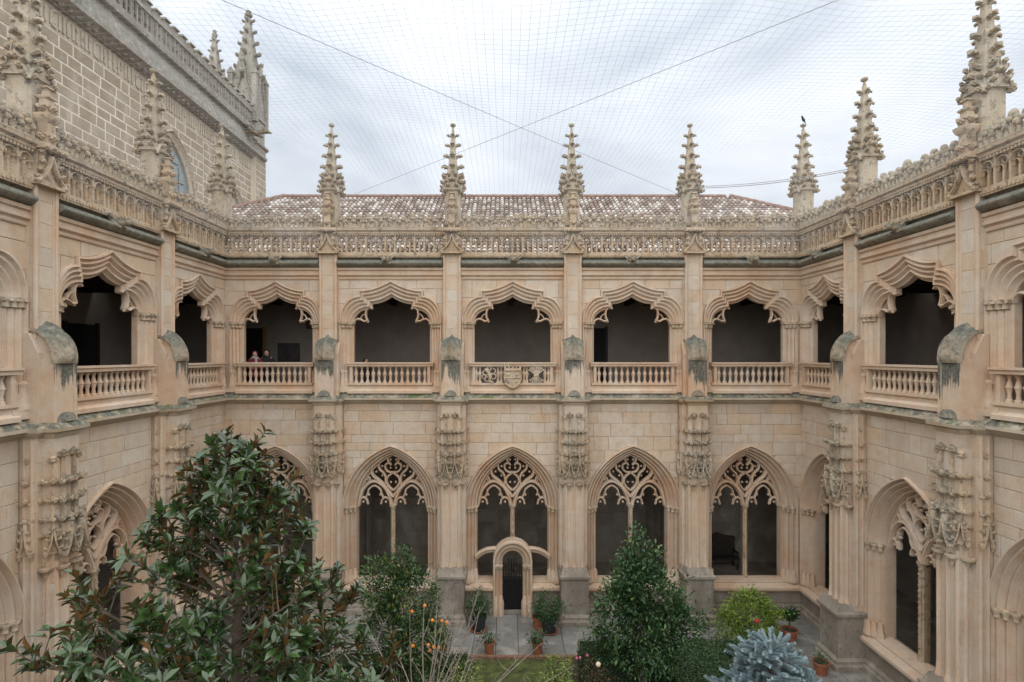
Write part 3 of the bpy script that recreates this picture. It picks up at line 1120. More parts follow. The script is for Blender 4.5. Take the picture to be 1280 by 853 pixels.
def lower_window_meshes(su):
    if su in LC:
        return LC[su]
    o, i_ = full(half_lower(True), su), full(half_lower(False), su)
    ringm = ring(o, i_, LO_PROF).mesh('lower_window', M['stone'], 40)
    mb = MB()
    F, B = .36, .58
    hi = half_lower(False)
    # rim against the main arch
    mb.bar([(u * .975 * su, Z_LSP + (z - Z_LSP) * .975) for u, z in full(hi)[1:-1]], .08, F, B)
    for sg in (-1, 1):
        def S(pts, n=5):
            return [(sg * p.x * su, p.y) for p in catmull([(a, b, 0) for a, b in pts], n)]
        # sub arch
        mb.bar(S([(.05, 3.8), (.12, 4.08), (.28, 4.4), (.5, 4.6), (.68, 4.66), (.9, 4.58), (1.12, 4.3), (1.25, 3.8)]), .125, F - .02, B)
        # trefoil lobes in the sub arch
        mb.bar(S([(.1, 3.78), (.14, 3.98), (.28, 4.07), (.4, 3.98), (.43, 3.84)]), .075, F + .02, B - .02)
        mb.bar(S([(.36, 4.06), (.44, 4.24), (.47, 4.36), (.68, 4.5), (.89, 4.36), (.92, 4.24), (1.0, 4.06)]), .075, F + .02, B - .02)
        mb.bar(S([(1.25, 3.78), (1.2, 3.98), (1.08, 4.07), (.96, 3.98), (.93, 3.84)]), .075, F + .02, B - .02)
        for q in ((.44, 3.84), (.92, 3.84), (.47, 4.16), (.89, 4.16), (.27, 3.9), (1.09, 3.9)):
            mb.blob((sg * q[0] * su, (F + B) / 2, q[1]), .05, 6, 4, (1, 1.4, 1))
        # central onion
        mb.bar(S([(.02, 4.1), (.2, 4.36), (.48, 4.66), (.72, 4.86), (.78, 5.08), (.66, 5.3)]), .12, F - .02, B)
        mb.bar(S([(.3, 4.5), (.27, 4.75), (.34, 4.95), (.5, 5.1), (.52, 5.3), (.4, 5.48)]), .085, F, B - .01)
        # dagger in the middle
        mb.bar(S([(.02, 4.33), (.18, 4.5), (.24, 4.68), (.17, 4.84), (0, 4.98)]), .085, F, B - .01)
        mb.bar(S([(0, 4.98), (.16, 5.0), (.27, 5.1), (.28, 5.26), (.14, 5.32), (.08, 5.24)]), .075, F, B - .01)
        mb.bar(S([(.14, 5.32), (.2, 5.44), (.14, 5.56)]), .075, F, B - .01)
        for q in ((.09, 4.62), (.1, 5.14), (.4, 4.86), (.4, 5.2), (.1, 5.44), (.62, 5.0)):
            mb.blob((sg * q[0] * su, (F + B) / 2, q[1]), .045, 6, 4, (1, 1.4, 1))
        # side dagger
        mb.bar(S([(.82, 4.6), (.86, 4.78), (.96, 4.88), (1.0, 4.98)]), .07, F + .01, B - .02)
        mb.bar(S([(.86, 4.78), (.98, 4.72), (1.1, 4.56)]), .05, F + .01, B - .02)
        for q in ((.92, 4.7), (.88, 4.95), (1.02, 4.62)):
            mb.blob((sg * q[0] * su, (F + B) / 2, q[1]), .045, 6, 4, (1, 1.4, 1))
    trac = mb.mesh('tracery', M['stone'], 45)
    # mullion with beads
    def mull(z0):
        mb = MB()
        mb.box(-.075, .075, .36, .6, z0, 3.7, .035)
        mb.tube([(0, .36, z0 + .12), (0, .36, 3.66)], .05, 8)
        n = int((3.5 - z0) / .15)
        for k in range(n):
            mb.blob((0, .31, z0 + .25 + k * .15), .028, 5, 3)
        mb.lathe([(.1, 0), (.1, .1), (.075, .15), (.06, .25)], 8, (0, .4, z0))
        mb.lathe([(.06, -.06), (.085, -.04), (.075, 0), (.12, .08), (.13, .14), (.09, .16)], 8, (0, .4, 3.66))
        return mb.mesh('mullion', M['carved'], 45)
    mb, mb2 = MB(), MB()
    for f, w in ((.36, .0), (.63, -.09), (.9, -.2)):
        u = su * (1.74 + (1.28 - 1.74) * f)
        mb.lathe([(.05, -.1), (.075, -.08), (.06, -.04), (.085, .02), (.105, .06), (.1, .1), (.07, .12)], 8, (u, -w, 3.72))
        mb2.lathe([(.13, -.02), (.13, .1), (.09, .16), (.08, .32), (.06, .4)], 6, (u, -w, 1.16))
    cap = mb.mesh('capital_cluster', M['carved'], 45)
    bas = mb2.mesh('base_cluster', M['stone'], 45)
    LC[su] = (ringm, trac, mull(1.15), cap, mull(2.55), bas)
    return LC[su]


def add_sill(wing, u0, u1, name='window_sill'):
    mb = MB()
    mb.prism_x([(.5, 1.02), (.5, 1.2), (.36, 1.2), (.02, 1.12), (-.06, 1.08), (-.13, 1.05), (-.17, 1.0), (-.17, .92), (-.1, .86), (-.06, .82), (.0, .82), (.0, 1.0)], u0, u1)
    return mb.build(name, M['stone'], wing, smooth=30)


def bench_base(wing, u0, u1):
    mb = MB()
    mb.box(u0, u1, -.0, .6, 0, .84)
    mb.prism_x([(-.14, 0), (-.14, .2), (-.09, .26), (-.09, .33), (-.02, .4), (.02, .4), (.02, 0)], u0, u1)
    b = mb.build('base_wall', M['plinth'], wing)
    r = random.Random(int(u0 * 100))
    lay_blocks(b, u0 + .02, u1 - .02, .42, .81, None, r, M['plinth_block'], .38, .4, .6, 1.3, 'base_block')
    return b


# ---- a whole wing -------------------------------------------------
def build_wing(name, loc, rz, piers, bays, u_lo, u_hi, label, door=None, shield=None, seed=1, spans=None, corner_pins=()):
    """bays = (centre, left edge, right edge, su_upper, su_lower)"""
    r = random.Random(seed)
    W = empty(name, loc, rz)
    tag(W, label, 'cloister wing')
    # backing wall with openings
    mb = MB()
    for uc, a, b, su, sl in bays:
        up_o, up_i = full(half_upper(True), su, uc), full(half_upper(False), su, uc)
        lo_o, lo_i = full(half_lower(True), sl, uc), full(half_lower(False), sl, uc)
        sheet(mb, a, b, 7.55, 12.75, up_o, .015)
        sheet(mb, a, b, 7.55, 12.75, up_i, .37)
        gap = (uc - .62, uc + .62) if door is not None and bays[door][0] == uc else None
        sheet(mb, a, b, .83, 7.55, lo_o, .015, gap)
        sheet(mb, a, b, .83, 7.55, lo_i, .62, gap)
    wall = mb.build('wall', M['joint'], W)
    for uc, a, b, su, sl in bays:
        near_a = min(abs(a - p) for p in piers) < .4
        near_b = min(abs(b - p) for p in piers) < .4
        ea, eb = (.5 if near_a else .0), (.5 if near_b else .0)
        ua, ub = (.3 if near_a else .0), (.3 if near_b else .0)
        lay_blocks(wall, a + ea, b - eb, 3.85, 7.56, full(half_lower(True), sl, uc), r, M['block'], .26, .52, .38, 1.2)
        lay_blocks(wall, a + ua, b - ub, 8.0, 11.96, full(half_upper(True), su, uc), r, M['block'], .42, .6, .6, 1.3)
    # bays
    for k, (uc, a, b, su, sl) in enumerate(bays):
        rm, cp, bs, cu = upper_arch_meshes(su)
        ar = inst('upper_arch', rm, W, (uc, 0, 0))
        for sx in (1, -1):
            inst('capital_cluster', cp, ar, scale=(sx, 1, 1))
            inst('base_cluster', bs, ar, scale=(sx, 1, 1))
            inst('cusp_tracery', cu, ar, scale=(sx, 1, 1))
        add_balustrade(W, uc, su, special=(k == shield))
        rm, tr, mu, cp, mu_s, bs = lower_window_meshes(sl)
        lw = inst('lower_window', rm, W, (uc, 0, 0))
        inst('tracery', tr, lw)
        inst('mullion', mu_s if k == door else mu, lw)
        for sx in (1, -1):
            inst('capital_cluster', cp, lw, scale=(sx, 1, 1))
            inst('base_cluster', bs, lw, scale=(sx, 1, 1))
        near_a = min(abs(a - p) for p in piers) < .4
        near_b = min(abs(b - p) for p in piers) < .4
        e0, e1 = a + (.47 if near_a else 0), b - (.47 if near_b else 0)
        if k == door:
            for x0, x1 in ((e0, uc - .62), (uc + .62, e1)):
                add_sill(W, x0, x1)
                bench_base(W, x0, x1)
        else:
            add_sill(W, e0, e1)
            bench_base(W, e0, e1)
        p0, p1 = a + (.3 if near_a else 0), b - (.3 if near_b else 0)
        add_parapet(W, p0, p1, pale=(seed == 3), blind=(seed == 3))
        # string course (sloping green ledge)
        q0, q1 = a + (BODY_H if near_a else 0), b - (BODY_H if near_b else 0)
        mb = MB()
        mb.prism_x([(.02, 7.99), (-.05, 7.97), (-.27, 7.75), (-.28, 7.68), (-.2, 7.65), (-.16, 7.6), (-.12, 7.6), (-.07, 7.54), (.02, 7.5)], q0, q1)
        mb.build('string_course', M['ledge'], W, smooth=25)
        # frame moulding
        mb = MB()
        mb.prism_x([(.02, 12.36), (-.12, 12.36), (-.12, 12.28), (-.07, 12.25), (-.07, 12.17), (-.1, 12.15), (-.1, 12.10), (-.03, 12.05), (-.03, 12.0), (-.06, 11.985), (-.045, 11.95), (.02, 11.95)], p0, p1)
        for sg, e, nr in ((1, p0, near_a), (-1, p1, near_b)):
            if nr:
                x0, x1 = sorted((e, e + sg * .05))
                mb.box(x0, x1, -.06, .02, 10.4, 11.96)
        fm = mb.build('frame_moulding', M['stone'], W, smooth=25)
        # roll cornice
        mb = MB()
        n = 12
        L0, L1 = p0 + (.04 if near_a else 0), p1 - (.04 if near_b else 0)
        prof = [(-.02 - .27 * math.sin(math.pi * i / 10) ** .8, 12.66 - .3 * (i / 10)) for i in range(11)] + [(.03, 12.36), (.03, 12.74), (-.03, 12.73)]
        rings = []
        for t in range(n + 1):
            u = L0 + (L1 - L0) * t / n
            rings.append([(u, y + r.uniform(-.006, .006), z) for y, z in prof])
        mb.loft(rings)
        cr = mb.build('roll_cornice', M['roll'], W, smooth=40)
        inst('gargoyle', GARG_ME, cr, (uc + r.uniform(-.1, .1), -.02, 12.6), r.uniform(-.12, .12), (r.uniform(.7, .85), .62, .72))
    for p in piers:
        add_buttress(W, p)
        add_pinnacle(W, p)
    for u, y in corner_pins:
        add_pinnacle(W, u, small=False, y=y)
    return W


PB = [-6.29, -1.90, 2.38, 6.66]
wing_back = build_wing('cloister_wing', (0, D_BACK, 0), 0, PB,
    [(-8.2, X_LEFT, PB[0], .9, .96), (-4.1, PB[0], PB[1], 1.0, 1.0), (.25, PB[1], PB[2], 1.0, 1.0), (4.55, PB[2], PB[3], 1.0, 1.0), (8.72, PB[3], X_RIGHT, .93, .98)],
    X_LEFT, X_RIGHT, 'five-bay cloister range with tiled roof and arched doorway, between the two receding ranges', door=2, shield=2, seed=2,
    corner_pins=((X_LEFT - .22, .25), (X_RIGHT + .2, .25)))
PL = [-3.65, -7.99, -12.3]
wing_left = build_wing('cloister_wing', (X_LEFT, D_BACK, 0), R(90), PL,
    [(-1.75, PL[0], 0, .9, .95), (-5.82, PL[1], PL[0], 1.0, 1.0), (-10.15, PL[2], PL[1], 1.0, 1.0)],
    -12.3, 0, 'cloister range under the tall brown block church wall, behind the magnolia', seed=5)
PR = [3.13, 7.41, 11.7]
wing_right = build_wing('cloister_wing', (X_RIGHT, D_BACK, 0), R(-90), PR,
    [(1.52, 0, PR[0], .82, .86), (5.27, PR[0], PR[1], 1.0, 1.0), (9.55, PR[1], PR[2], 1.0, 1.0)],
    0, 11.7, 'cloister range beside the blue spruce with mossy ledges and open sky above', seed=3)
for w_ in (wing_back, wing_left, wing_right):
    w_['group'] = 'cloister ranges around the court'

# ---- doorway in the centre bay --------------------------------------
def doorway(W, uc):
    mb = MB()
    N = 12
    def arch(hw, top):
        pts = [(uc - hw, 0.0)]
        c = top - hw
        pts += [(uc - hw * math.cos(math.pi * i / N), c + hw * math.sin(math.pi * i / N)) for i in range(N + 1)]
        pts.append((uc + hw, 0.0))
        return pts
    o, i_ = arch(.70, 2.68), arch(.36, 2.24)
    prof = [(0, -.3), (0, .16), (.08, .2), (.2, .2), (.27, .14), (.33, .05), (.42, .03), (.48, .08), (.58, .09), (.65, .04), (.7, -.04), (.82, -.07), (.88, -.03), (.96, -.05), (1, -.12), (1, -.6)]
    mb.grid([[(a[0] + (b[0] - a[0]) * s, -w, a[1] + (b[1] - a[1]) * s) for a, b in zip(o, i_)] for s, w in prof])
    d = mb.build('doorway', M['stone'], W, smooth=40)
    for sg in (-1, 1):
        mb = MB()
        pts = [(uc + sg * .5, 2.2), (uc + sg * .7, 2.22), (uc + sg * .95, 2.18), (uc + sg * 1.15, 2.08), (uc + sg * 1.32, 1.95)]
        mb.bar(pts, .2, .12, .5)
        mb.bar([(p[0], p[1] + .11) for p in pts], .1, .0, .3)
        mb.build('side_transom', M['stone'], d, smooth=40)
        mb = MB()
        for u in (.44, .58):
            mb.lathe([(.04, -.1), (.06, -.06), (.1, .0), (.1, .08), (.06, .1)], 8, (uc + sg * u, -.1, 1.72))
        mb.build('capital_cluster', M['carved'], d, smooth=40)
        mb = MB()
        for u in (.42, .6):
            mb.lathe([(.11, 0), (.11, .5), (.08, .6), (.06, .7)], 6, (uc + sg * u, -.1, 0.0))
        mb.build('base_cluster', M['stone'], d, smooth=40)
    mb = MB()
    for i in range(8):
        u = uc - .33 + i * .66 / 7
        mb.tube([(u, .1, .06), (u, .1, 1.72 if abs(u - uc) > .2 else 1.95)], .014, 6)
    for z in (.08, .5, 1.02, 1.25, 1.28):
        mb.box(uc - .36, uc + .36, .085, .115, z, z + .03)
    mb.box(uc - .34, uc + .34, .12, .13, .08, 1.22)
    for sg in (-1, 1):
        mb.tube([(uc + sg * (.05 + .1 * math.sin(t)), .1, 1.45 + .12 * math.cos(t * 1.2) + t * .03) for t in (i * .5 for i in range(12))], .012, 5)
    mb.build('iron_gate', M['iron'], d)


doorway(wing_back, .25)

# ---- galleries behind the fronts ------------------------------------
def lay_walk(parent, u0, u1, yb, piers):
    r = random.Random(77)
    es = [u0] + list(piers) + [u1]
    for a, b in zip(es[:-1], es[1:]):
        hold = empty('x')
        n0 = set(bpy.data.objects)
        lay_blocks(parent, a + .5, b - .5, .9, 5.0, None, r, M['walk_block'], .42, .58, .8, 1.5)
        for o in set(bpy.data.objects) - n0:
            o.location = (0, yb + .0, 0)
        bpy.data.objects.remove(hold)


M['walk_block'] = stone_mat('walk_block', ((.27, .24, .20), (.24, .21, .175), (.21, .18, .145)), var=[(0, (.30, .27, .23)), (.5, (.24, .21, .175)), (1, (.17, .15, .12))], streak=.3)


def gallery(W, u0, u1, name_seed, cut=0.0, blocks=True, piers=()):
    yb = G_DEPTH
    mb = MB()
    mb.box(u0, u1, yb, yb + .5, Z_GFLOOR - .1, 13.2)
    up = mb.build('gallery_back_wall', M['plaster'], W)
    mb = MB()
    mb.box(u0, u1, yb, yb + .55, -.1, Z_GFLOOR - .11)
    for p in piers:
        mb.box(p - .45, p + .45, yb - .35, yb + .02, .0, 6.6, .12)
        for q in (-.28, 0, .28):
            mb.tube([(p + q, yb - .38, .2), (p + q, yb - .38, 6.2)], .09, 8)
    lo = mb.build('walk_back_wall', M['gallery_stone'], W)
    if u1 - u0 > 20:
        lay_walk(lo, X_LEFT, X_RIGHT, yb, piers)
    mb = MB()
    mb.box(u0, u1, .7 - cut, yb + .02, Z_GFLOOR - .5, Z_GFLOOR)
    mb.build('gallery_floor', M['floor'], W)
    mb = MB()
    mb.box(u0, u1, -.0, yb + .02, .0, .12)
    mb.build('walk_floor', M['gallery_stone'], W)
    # vault: shallow groin, one cell per bay
    mb = MB()
    n = max(1, round((u1 - u0) / 4.3))
    for k in range(n):
        a, b = u0 + (u1 - u0) * k / n, u0 + (u1 - u0) * (k + 1) / n
        rows = []
        for i in range(13):
            x = -1 + 2 * i / 12
            row = []
            for j in range(9):
                y = -1 + 2 * j / 8
                z = 4.9 + 1.9 * max(math.sqrt(max(0, 1 - x * x * .98)), math.sqrt(max(0, 1 - y * y * .98))) * (1 if True else 0)
                row.append((a + (b - a) * (x + 1) / 2, .8 + (yb - .8) * (y + 1) / 2, min(z, 6.9)))
            rows.append(row)
        mb.grid(rows)
    mb.build('rib_vault', M['gallery_stone'], W, smooth=30)
    # timber ceiling
    mb = MB()
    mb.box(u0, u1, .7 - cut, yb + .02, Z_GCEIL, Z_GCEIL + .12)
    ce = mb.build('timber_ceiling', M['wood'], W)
    k = 0
    u = u0 + .5
    me = MB().box(-.09, .09, .72, yb, Z_GCEIL - .2, Z_GCEIL + .003).mesh('ceiling_beam', M['wood'])
    while u < u1 - .2:
        inst('ceiling_beam', me, ce, (u, 0, 0))
        u += .85
    return up


g_back = gallery(wing_back, X_LEFT - G_DEPTH, X_RIGHT + G_DEPTH, 1, piers=PB)
g_left = gallery(wing_left, -13.0, 0.0, 2, piers=PL)
g_right = gallery(wing_right, 0.0, 12.4, 3, piers=PR)
for a_ in (X_LEFT - G_DEPTH - .25, X_RIGHT + G_DEPTH + .25):
    MB().box(a_ - .25, a_ + .25, -.02, G_DEPTH + .5, -.1, 13.2).build('closing_wall', M['plaster'], wing_back)
for W_, a_ in ((wing_left, -12.95), (wing_right, 12.35)):
    MB().box(a_ - .2, a_ + .2, .0, G_DEPTH + .5, -.1, 12.7).build('closing_wall', M['stone'], W_)  # unseen wall added to stop light leaking into the cut-off gallery end
    MB().prism_x([(.1, 12.55), (.1, 12.7), (6.0, 15.2), (6.0, 12.55)], min(0, a_), max(0, a_)).build('lean_to_roof', M['plinth'], W_)

# carved timber brackets and doors in the upper gallery
mb = MB()
mb.prism_x([(0.8, 11.55), (2.3, 11.55), (2.2, 11.38), (1.7, 11.25), (1.2, 10.9), (1.0, 10.45), (.8, 10.4)], -.12, .12)
for i in range(6):
    mb.tube([(-.16, 1.0 + i * .22, 10.75 + .16 * i), (.16, 1.0 + i * .22, 10.75 + .16 * i)], .07, 6)
BRK = mb.mesh('timber_bracket', plain_mat('old_bracket_timber', (.10, .07, .05), .8, .3, 8), 40)
for W_, pts in ((wing_left, (-3.75, -8.0)), (wing_right, (3.2, 7.5))):
    for u in pts:
        o = inst('timber_bracket', BRK, W_, (u, G_DEPTH + .8, 0), 0, (1, -1, 1))
inst('timber_bracket', BRK, wing_back, (-8.6, G_DEPTH + .8, 0), 0, (1, -1, 1))
inst('timber_bracket', BRK, wing_back, (8.6, G_DEPTH + .8, 0), 0, (1, -1, 1))


def gal_door(W, u, w, h, edge=False):
    mb = MB()
    mb.box(u - w / 2, u + w / 2, G_DEPTH - .06, G_DEPTH + .02, Z_GFLOOR, Z_GFLOOR + h)
    d = mb.build('gallery_door', M['dark_void'], W)
    mb = MB()
    for sg in (-1, 1):
        mb.box(u + sg * w / 2 - .06, u + sg * w / 2 + .06, G_DEPTH - .1, G_DEPTH + .01, Z_GFLOOR, Z_GFLOOR + h + .06)
    mb.build('door_frame', M['yellow'] if edge else M['wood'], d)


gal_door(wing_back, -11.05, .9, 2.7, True)
gal_door(wing_back, 4.05, .75, 2.7)
gal_door(wing_left, -.6, 1.5, 2.6)
# wall plaques
mb = MB()
mb.box(-10.0, -9.1, G_DEPTH - .05, G_DEPTH + .01, 9.0, 9.75)
pl = mb.build('wall_plaque', plain_mat('dark_plaque', (.07, .06, .055), .6, .3, 4), wing_back)
mb = MB().box(-10.03, -9.07, G_DEPTH - .035, G_DEPTH + .01, 8.97, 9.78)
mb.build('plaque_frame', M['wood'], pl)
mb = MB()
mb.box(-10.75, -10.4, G_DEPTH - .04, G_DEPTH + .01, 8.85, 8.95)
mb.build('wall_label', M['dark_void'], wing_back)

# ---- tiled hip roof of the back range --------------------------------
def roof(W):
    e_y, r_y, e_z, r_z = .45, 7.95, 12.62, 17.12
    xl, xr = -11.05, 11.2
    d = r_y - e_y
    body = MB()
    body.loft([[(xl - d, e_y, e_z - .1), (xr + d, e_y, e_z - .1), (xr + d, r_y + d, e_z - .1), (xl - d, r_y + d, e_z - .1)], [(xl, r_y - .01, r_z - .08), (xr, r_y - .01, r_z - .08), (xr, r_y + .01, r_z - .08), (xl, r_y + .01, r_z - .08)]])
    body.box(xl - d + .3, xr + d - .3, G_DEPTH + .56, r_y + d - .3, 0, e_z - .05)
    rf = body.build('roof', M['plinth'], W)
    # barrel tiles
    V, F, tint = [], [], []
    pitch, row = .215, .36
    sl = (r_z - e_z) / d
    L = math.hypot(d, r_z - e_z)
    ny, nz = -sl / math.hypot(1, sl), 1 / math.hypot(1, sl)
    nrow = int(L / row)
    ncol = int((xr - xl + 2 * d) / pitch)
    prof = [(math.cos(math.pi * i / 6), math.sin(math.pi * i / 6)) for i in range(7)]
    r = random.Random(9)
    for c in range(ncol):
        x = xl - d + (c + .5) * pitch
        if x < -15.5 or x > 17: continue
        cj = r.uniform(-.3, .3)
        for k in range(nrow):
            s0 = k * row + r.uniform(-.02, .02)
            s1 = s0 + row * 1.1
            t0 = s0 / L
            y0 = e_y + d * t0
            # hip limits
            lim = d * t0
            if x < xl - d + lim or x > xr + d - lim: continue
            b = len(V)
            for (s, rr, lift) in ((s0, .098, .045), (s1, .075, .01)):
                yy, zz = e_y + d * s / L, e_z + (r_z - e_z) * s / L
                for px, pz in prof:
                    h = pz * rr * 1.05 + lift - .05
                    V.append((x + px * rr, yy + ny * h, zz + nz * h))
            for i in range(6):
                F.append((b + i, b + i + 1, b + 8 + i, b + 7 + i))
            F.append(tuple(b + i for i in range(7)))
            tv = r.random()
            tint += [tv] * 7
    # right hip slope seen end-on
    me = bpy.data.meshes.new('roof_tiles')
    me.from_pydata(V, [], F)
    at = me.attributes.new('tint', 'FLOAT', 'FACE')
    at.data.foreach_set('value', tint)
    m, nt, b_ = new_mat('barrel_tile')
    g = NG(nt)
    a = g.n('ShaderNodeAttribute', attribute_name='tint')
    geo = g.n('ShaderNodeNewGeometry')
    col = g.ramp(a.outputs['Fac'], [(0, (.17, .12, .095)), (.2, (.27, .19, .15)), (.38, (.36, .28, .235)), (.5, (.24, .20, .17)), (.62, (.52, .47, .43)), (.85, (.66, .62, .58)), (1, (.33, .25, .21))])
    n = g.noise(geo.outputs['Position'], 6, 5, .7)
    col = g.mix(g.ramp(n, [(.45, 0.0), (.72, .75)]), col, (.13, .12, .095))
    g.link(col, b_.inputs['Base Color'])
    b_.inputs['Roughness'].default_value = .9
    me.materials.append(m)
    o = inst('roof_tiles', me, rf)
    o['kind'] = 'stuff'
    # ridge and hip tiles
    ridge = MB().tube([(-.22, 0, 0), (.22, 0, 0)], [.13, .11], 8).mesh('ridge_tile', plain_mat('ridge_tile', (.24, .15, .115), .9, .4, 5), 40)
    for i in range(int((xr - xl) / .4)):
        inst('ridge_tile', ridge, rf, (xl + .2 + i * .4, r_y, r_z + .03), 0)
    for sg, x0 in ((-1, xl), (1, xr)):
        dv = Vector((sg * d, -d, -(r_z - e_z)))
        for i in range(20):
            q = Vector((x0, r_y, r_z + .05)) + dv.normalized() * (.2 + i * .4)
            if q.x < -14.8: break
            rot = dv.to_track_quat('X', 'Z').to_euler()
            inst('ridge_tile', ridge, rf, q, rot=rot)


roof(wing_back)

# ================================================================== CHURCH beyond the left range
X_CH, U_END = -15.3, 35.1
church = empty('church', (X_CH, 0, 0), R(90))
tag(church, 'tall church side wall of brown blocks with pale joints, carved frieze and pinnacles', 'church')


def pointed(uc, hw, zs, h, zb, n=14, f=1.0):
    a = hw
    Rr = (a * a + h * h) / (2 * a)
    c = a - Rr
    th = math.acos(max(-1, min(1, -c / Rr)))
    p = [(c + Rr * math.cos(th * (1 - i / n)), zs + Rr * math.sin(th * (1 - i / n))) for i in range(n + 1)]
    p[0] = (0, zs + h)
    p.append((a, zb))
    return full(p, 1.0, uc)


win1_o, win1_i = pointed(25.75, 2.05, 16.7, 2.9, 14.5), pointed(25.75, 1.62, 16.7, 2.45, 14.5)
win2_o, win2_i = pointed(31.2, 1.95, 16.9, 1.85, 14.5), pointed(31.2, 1.6, 16.9, 1.55, 14.5)
mb = MB()
sheet(mb, 10, 28.4, 10, 21.1, win1_o, -.012)
sheet(mb, 28.4, 33.7, 10, 21.1, win2_o, -.012)
mb.box(10, U_END, .9, 9, 0, 22)
mb.box(33.7, U_END, -.312, .9, 10, 22.2)
cw = mb.build('wall', M['mortar'], church)
_r = random.Random(21)
lay_blocks(cw, 16.3, 28.4, 16.3, 20.22, win1_o, _r, M['church_block'], .35, .42, .45, 1.05, front=.02, gap=.03)
lay_blocks(cw, 28.4, 33.7, 16.6, 20.22, win2_o, _r, M['church_block'], .35, .42, .45, 1.05, front=.02, gap=.03)
lay_blocks(cw, 33.7, U_END, 16.6, 21.9, None, _r, M['church_block'], .36, .42, .5, .9, front=.32, gap=.022)
for o_, i_, nm in ((win1_o, win1_i, 'lancet_window'), (win2_o, win2_i, 'traceried_window')):
    wdw = ring(o_, i_, [(0, -.02), (0, .06), (.12, .09), (.22, .03), (.3, -.03), (.6, -.03), (.7, .02), (.8, .0), (.9, -.04), (1, -.06), (1, -.2)]).build(nm, M['church_pale'], church, smooth=40)
    mb = MB()
    n = len(o_)
    for k in range(1, n - 1):
        for t in ((0,) if False else (0, .5)):
            a = [o_[k][q] + (i_[k][q] - o_[k][q]) * .45 for q in (0, 1)]
            b = [o_[min(k + 1, n - 1)][q] + (i_[min(k + 1, n - 1)][q] - o_[min(k + 1, n - 1)][q]) * .45 for q in (0, 1)]
            mb.blob((a[0] + (b[0] - a[0]) * t, .02, a[1] + (b[1] - a[1]) * t), .06, 6, 4)
    mb.build('bead_moulding', M['carved'], wdw, smooth=50)['kind'] = 'stuff'
    mb = MB()
    c = sum(p[0] for p in i_) / len(i_)
    for (ua, za), (ub, zb) in zip(i_[:-1], i_[1:]):
        if ub - ua > 1e-5:
            mb.face([(ua, .16, 14.5), (ub, .16, 14.5), (ub, .16, zb), (ua, .16, za)])
    mb.build('glass' if nm == 'lancet_window' else 'blind_panel', M['glass'] if nm == 'lancet_window' else M['church_grey'], wdw)
    mb = MB()
    if nm == 'lancet_window':
        for u in (-.8, 0, .8):
            mb.box(25.75 + u - .025, 25.75 + u + .025, .11, .15, 14.5, 18.9 - abs(u) * 1.0)
        for z in (15.6, 16.5, 17.4, 18.2):
            hw = 1.55 if z < 16.8 else 1.55 * (1 - (z - 16.7) / 2.9)
            mb.box(25.75 - hw, 25.75 + hw, .1, .14, z, z + .05)
        mb.build('glazing_bar', M['church_grey'], wdw)
    else:
        for u in (-.8, .8):
            mb.bar([(31.2 + u + p[0] * .78, 16.6 + p[1] * .9) for p in ((-1, -1.5), (-1, 0), (-.7, .6), (0, 1), (.7, .6), (1, 0), (1, -1.5))], .13, -.02, .15)
        mb.bar(arcpts((31.2, 17.65), .42, 0, 360, 16), .12, -.02, .15)
        for k in range(5):
            mb.bar(arcpts((31.2 + .2 * math.cos(k * 1.257), 17.65 + .2 * math.sin(k * 1.257)), .14, 0, 360, 8), .05, .02, .14)
        mb.build('window_tracery', M['church_pale'], wdw)
# frieze of carved blackletter strokes
fr = MB().box(10, 33.7, -.02, .03, 20.24, 21.06).build('frieze', M['church_pale'], church)
GL = []
for strokes in (((0, 0, 0, .5), (.16, 0, .16, .5)), ((0, 0, 0, .62),), ((0, 0, 0, .5), (.16, 0, .16, .5), (.32, 0, .32, .5)), ((0, .04, 0, .46), (0, .04, .18, 0), (0, .46, .16, .52)), ((0, 0, 0, .66), (-.08, .42, .12, .46)), ((0, .04, 0, .46), (.17, .04, .17, .46), (0, .46, .09, .54), (.09, -.02, .17, .04)), ((0, 0, 0, .5), (0, .45, .16, .5), (.16, .25, .16, .5), (0, .25, .14, .22))):
    mb = MB()
    for a, b, c, d in strokes:
        mb.bar([(a - .02, b), (a, b + .03), (c, d - .03), (c + .02, d)] if abs(a - c) < .01 else [(a, b), (c, d)], .085, -.075, -.01, .5)
    GL.append(mb.mesh('carved_letter', M['church_pale']))
_u = 16.6
while _u < 33.3:
    k = _r.randrange(len(GL))
    if _r.random() > .12:
        inst('carved_letter', GL[k], fr, (_u, 0, 20.34), 0, (1.15, 1, 1.1))
    _u += (.42, .26, .6, .36, .3, .4, .4)[k]
# cornice and weathered slope
mb = MB()
mb.prism_x([(.1, 21.03), (-.12, 21.06), (-.2, 21.14), (-.42, 21.26), (-.5, 21.3), (-.5, 21.42), (-.42, 21.5), (-.05, 22.45), (-.05, 22.55), (-.22, 22.62), (-.24, 22.78), (.5, 22.8), (.5, 21.0)], 10, U_END - .2)
for i in range(60):
    u = 10.2 + i * .4
    mb.blob((u, -.24, 21.16), .1, 6, 3)
mb.build('cornice', M['church_grey'], church, smooth=25)
mb = MB()
for i in range(58):
    mb.blob((10.3 + i * .41, -.22, 22.62), .07, 5, 3)
mb.build('bead_course', M['church_grey'], church, smooth=40)
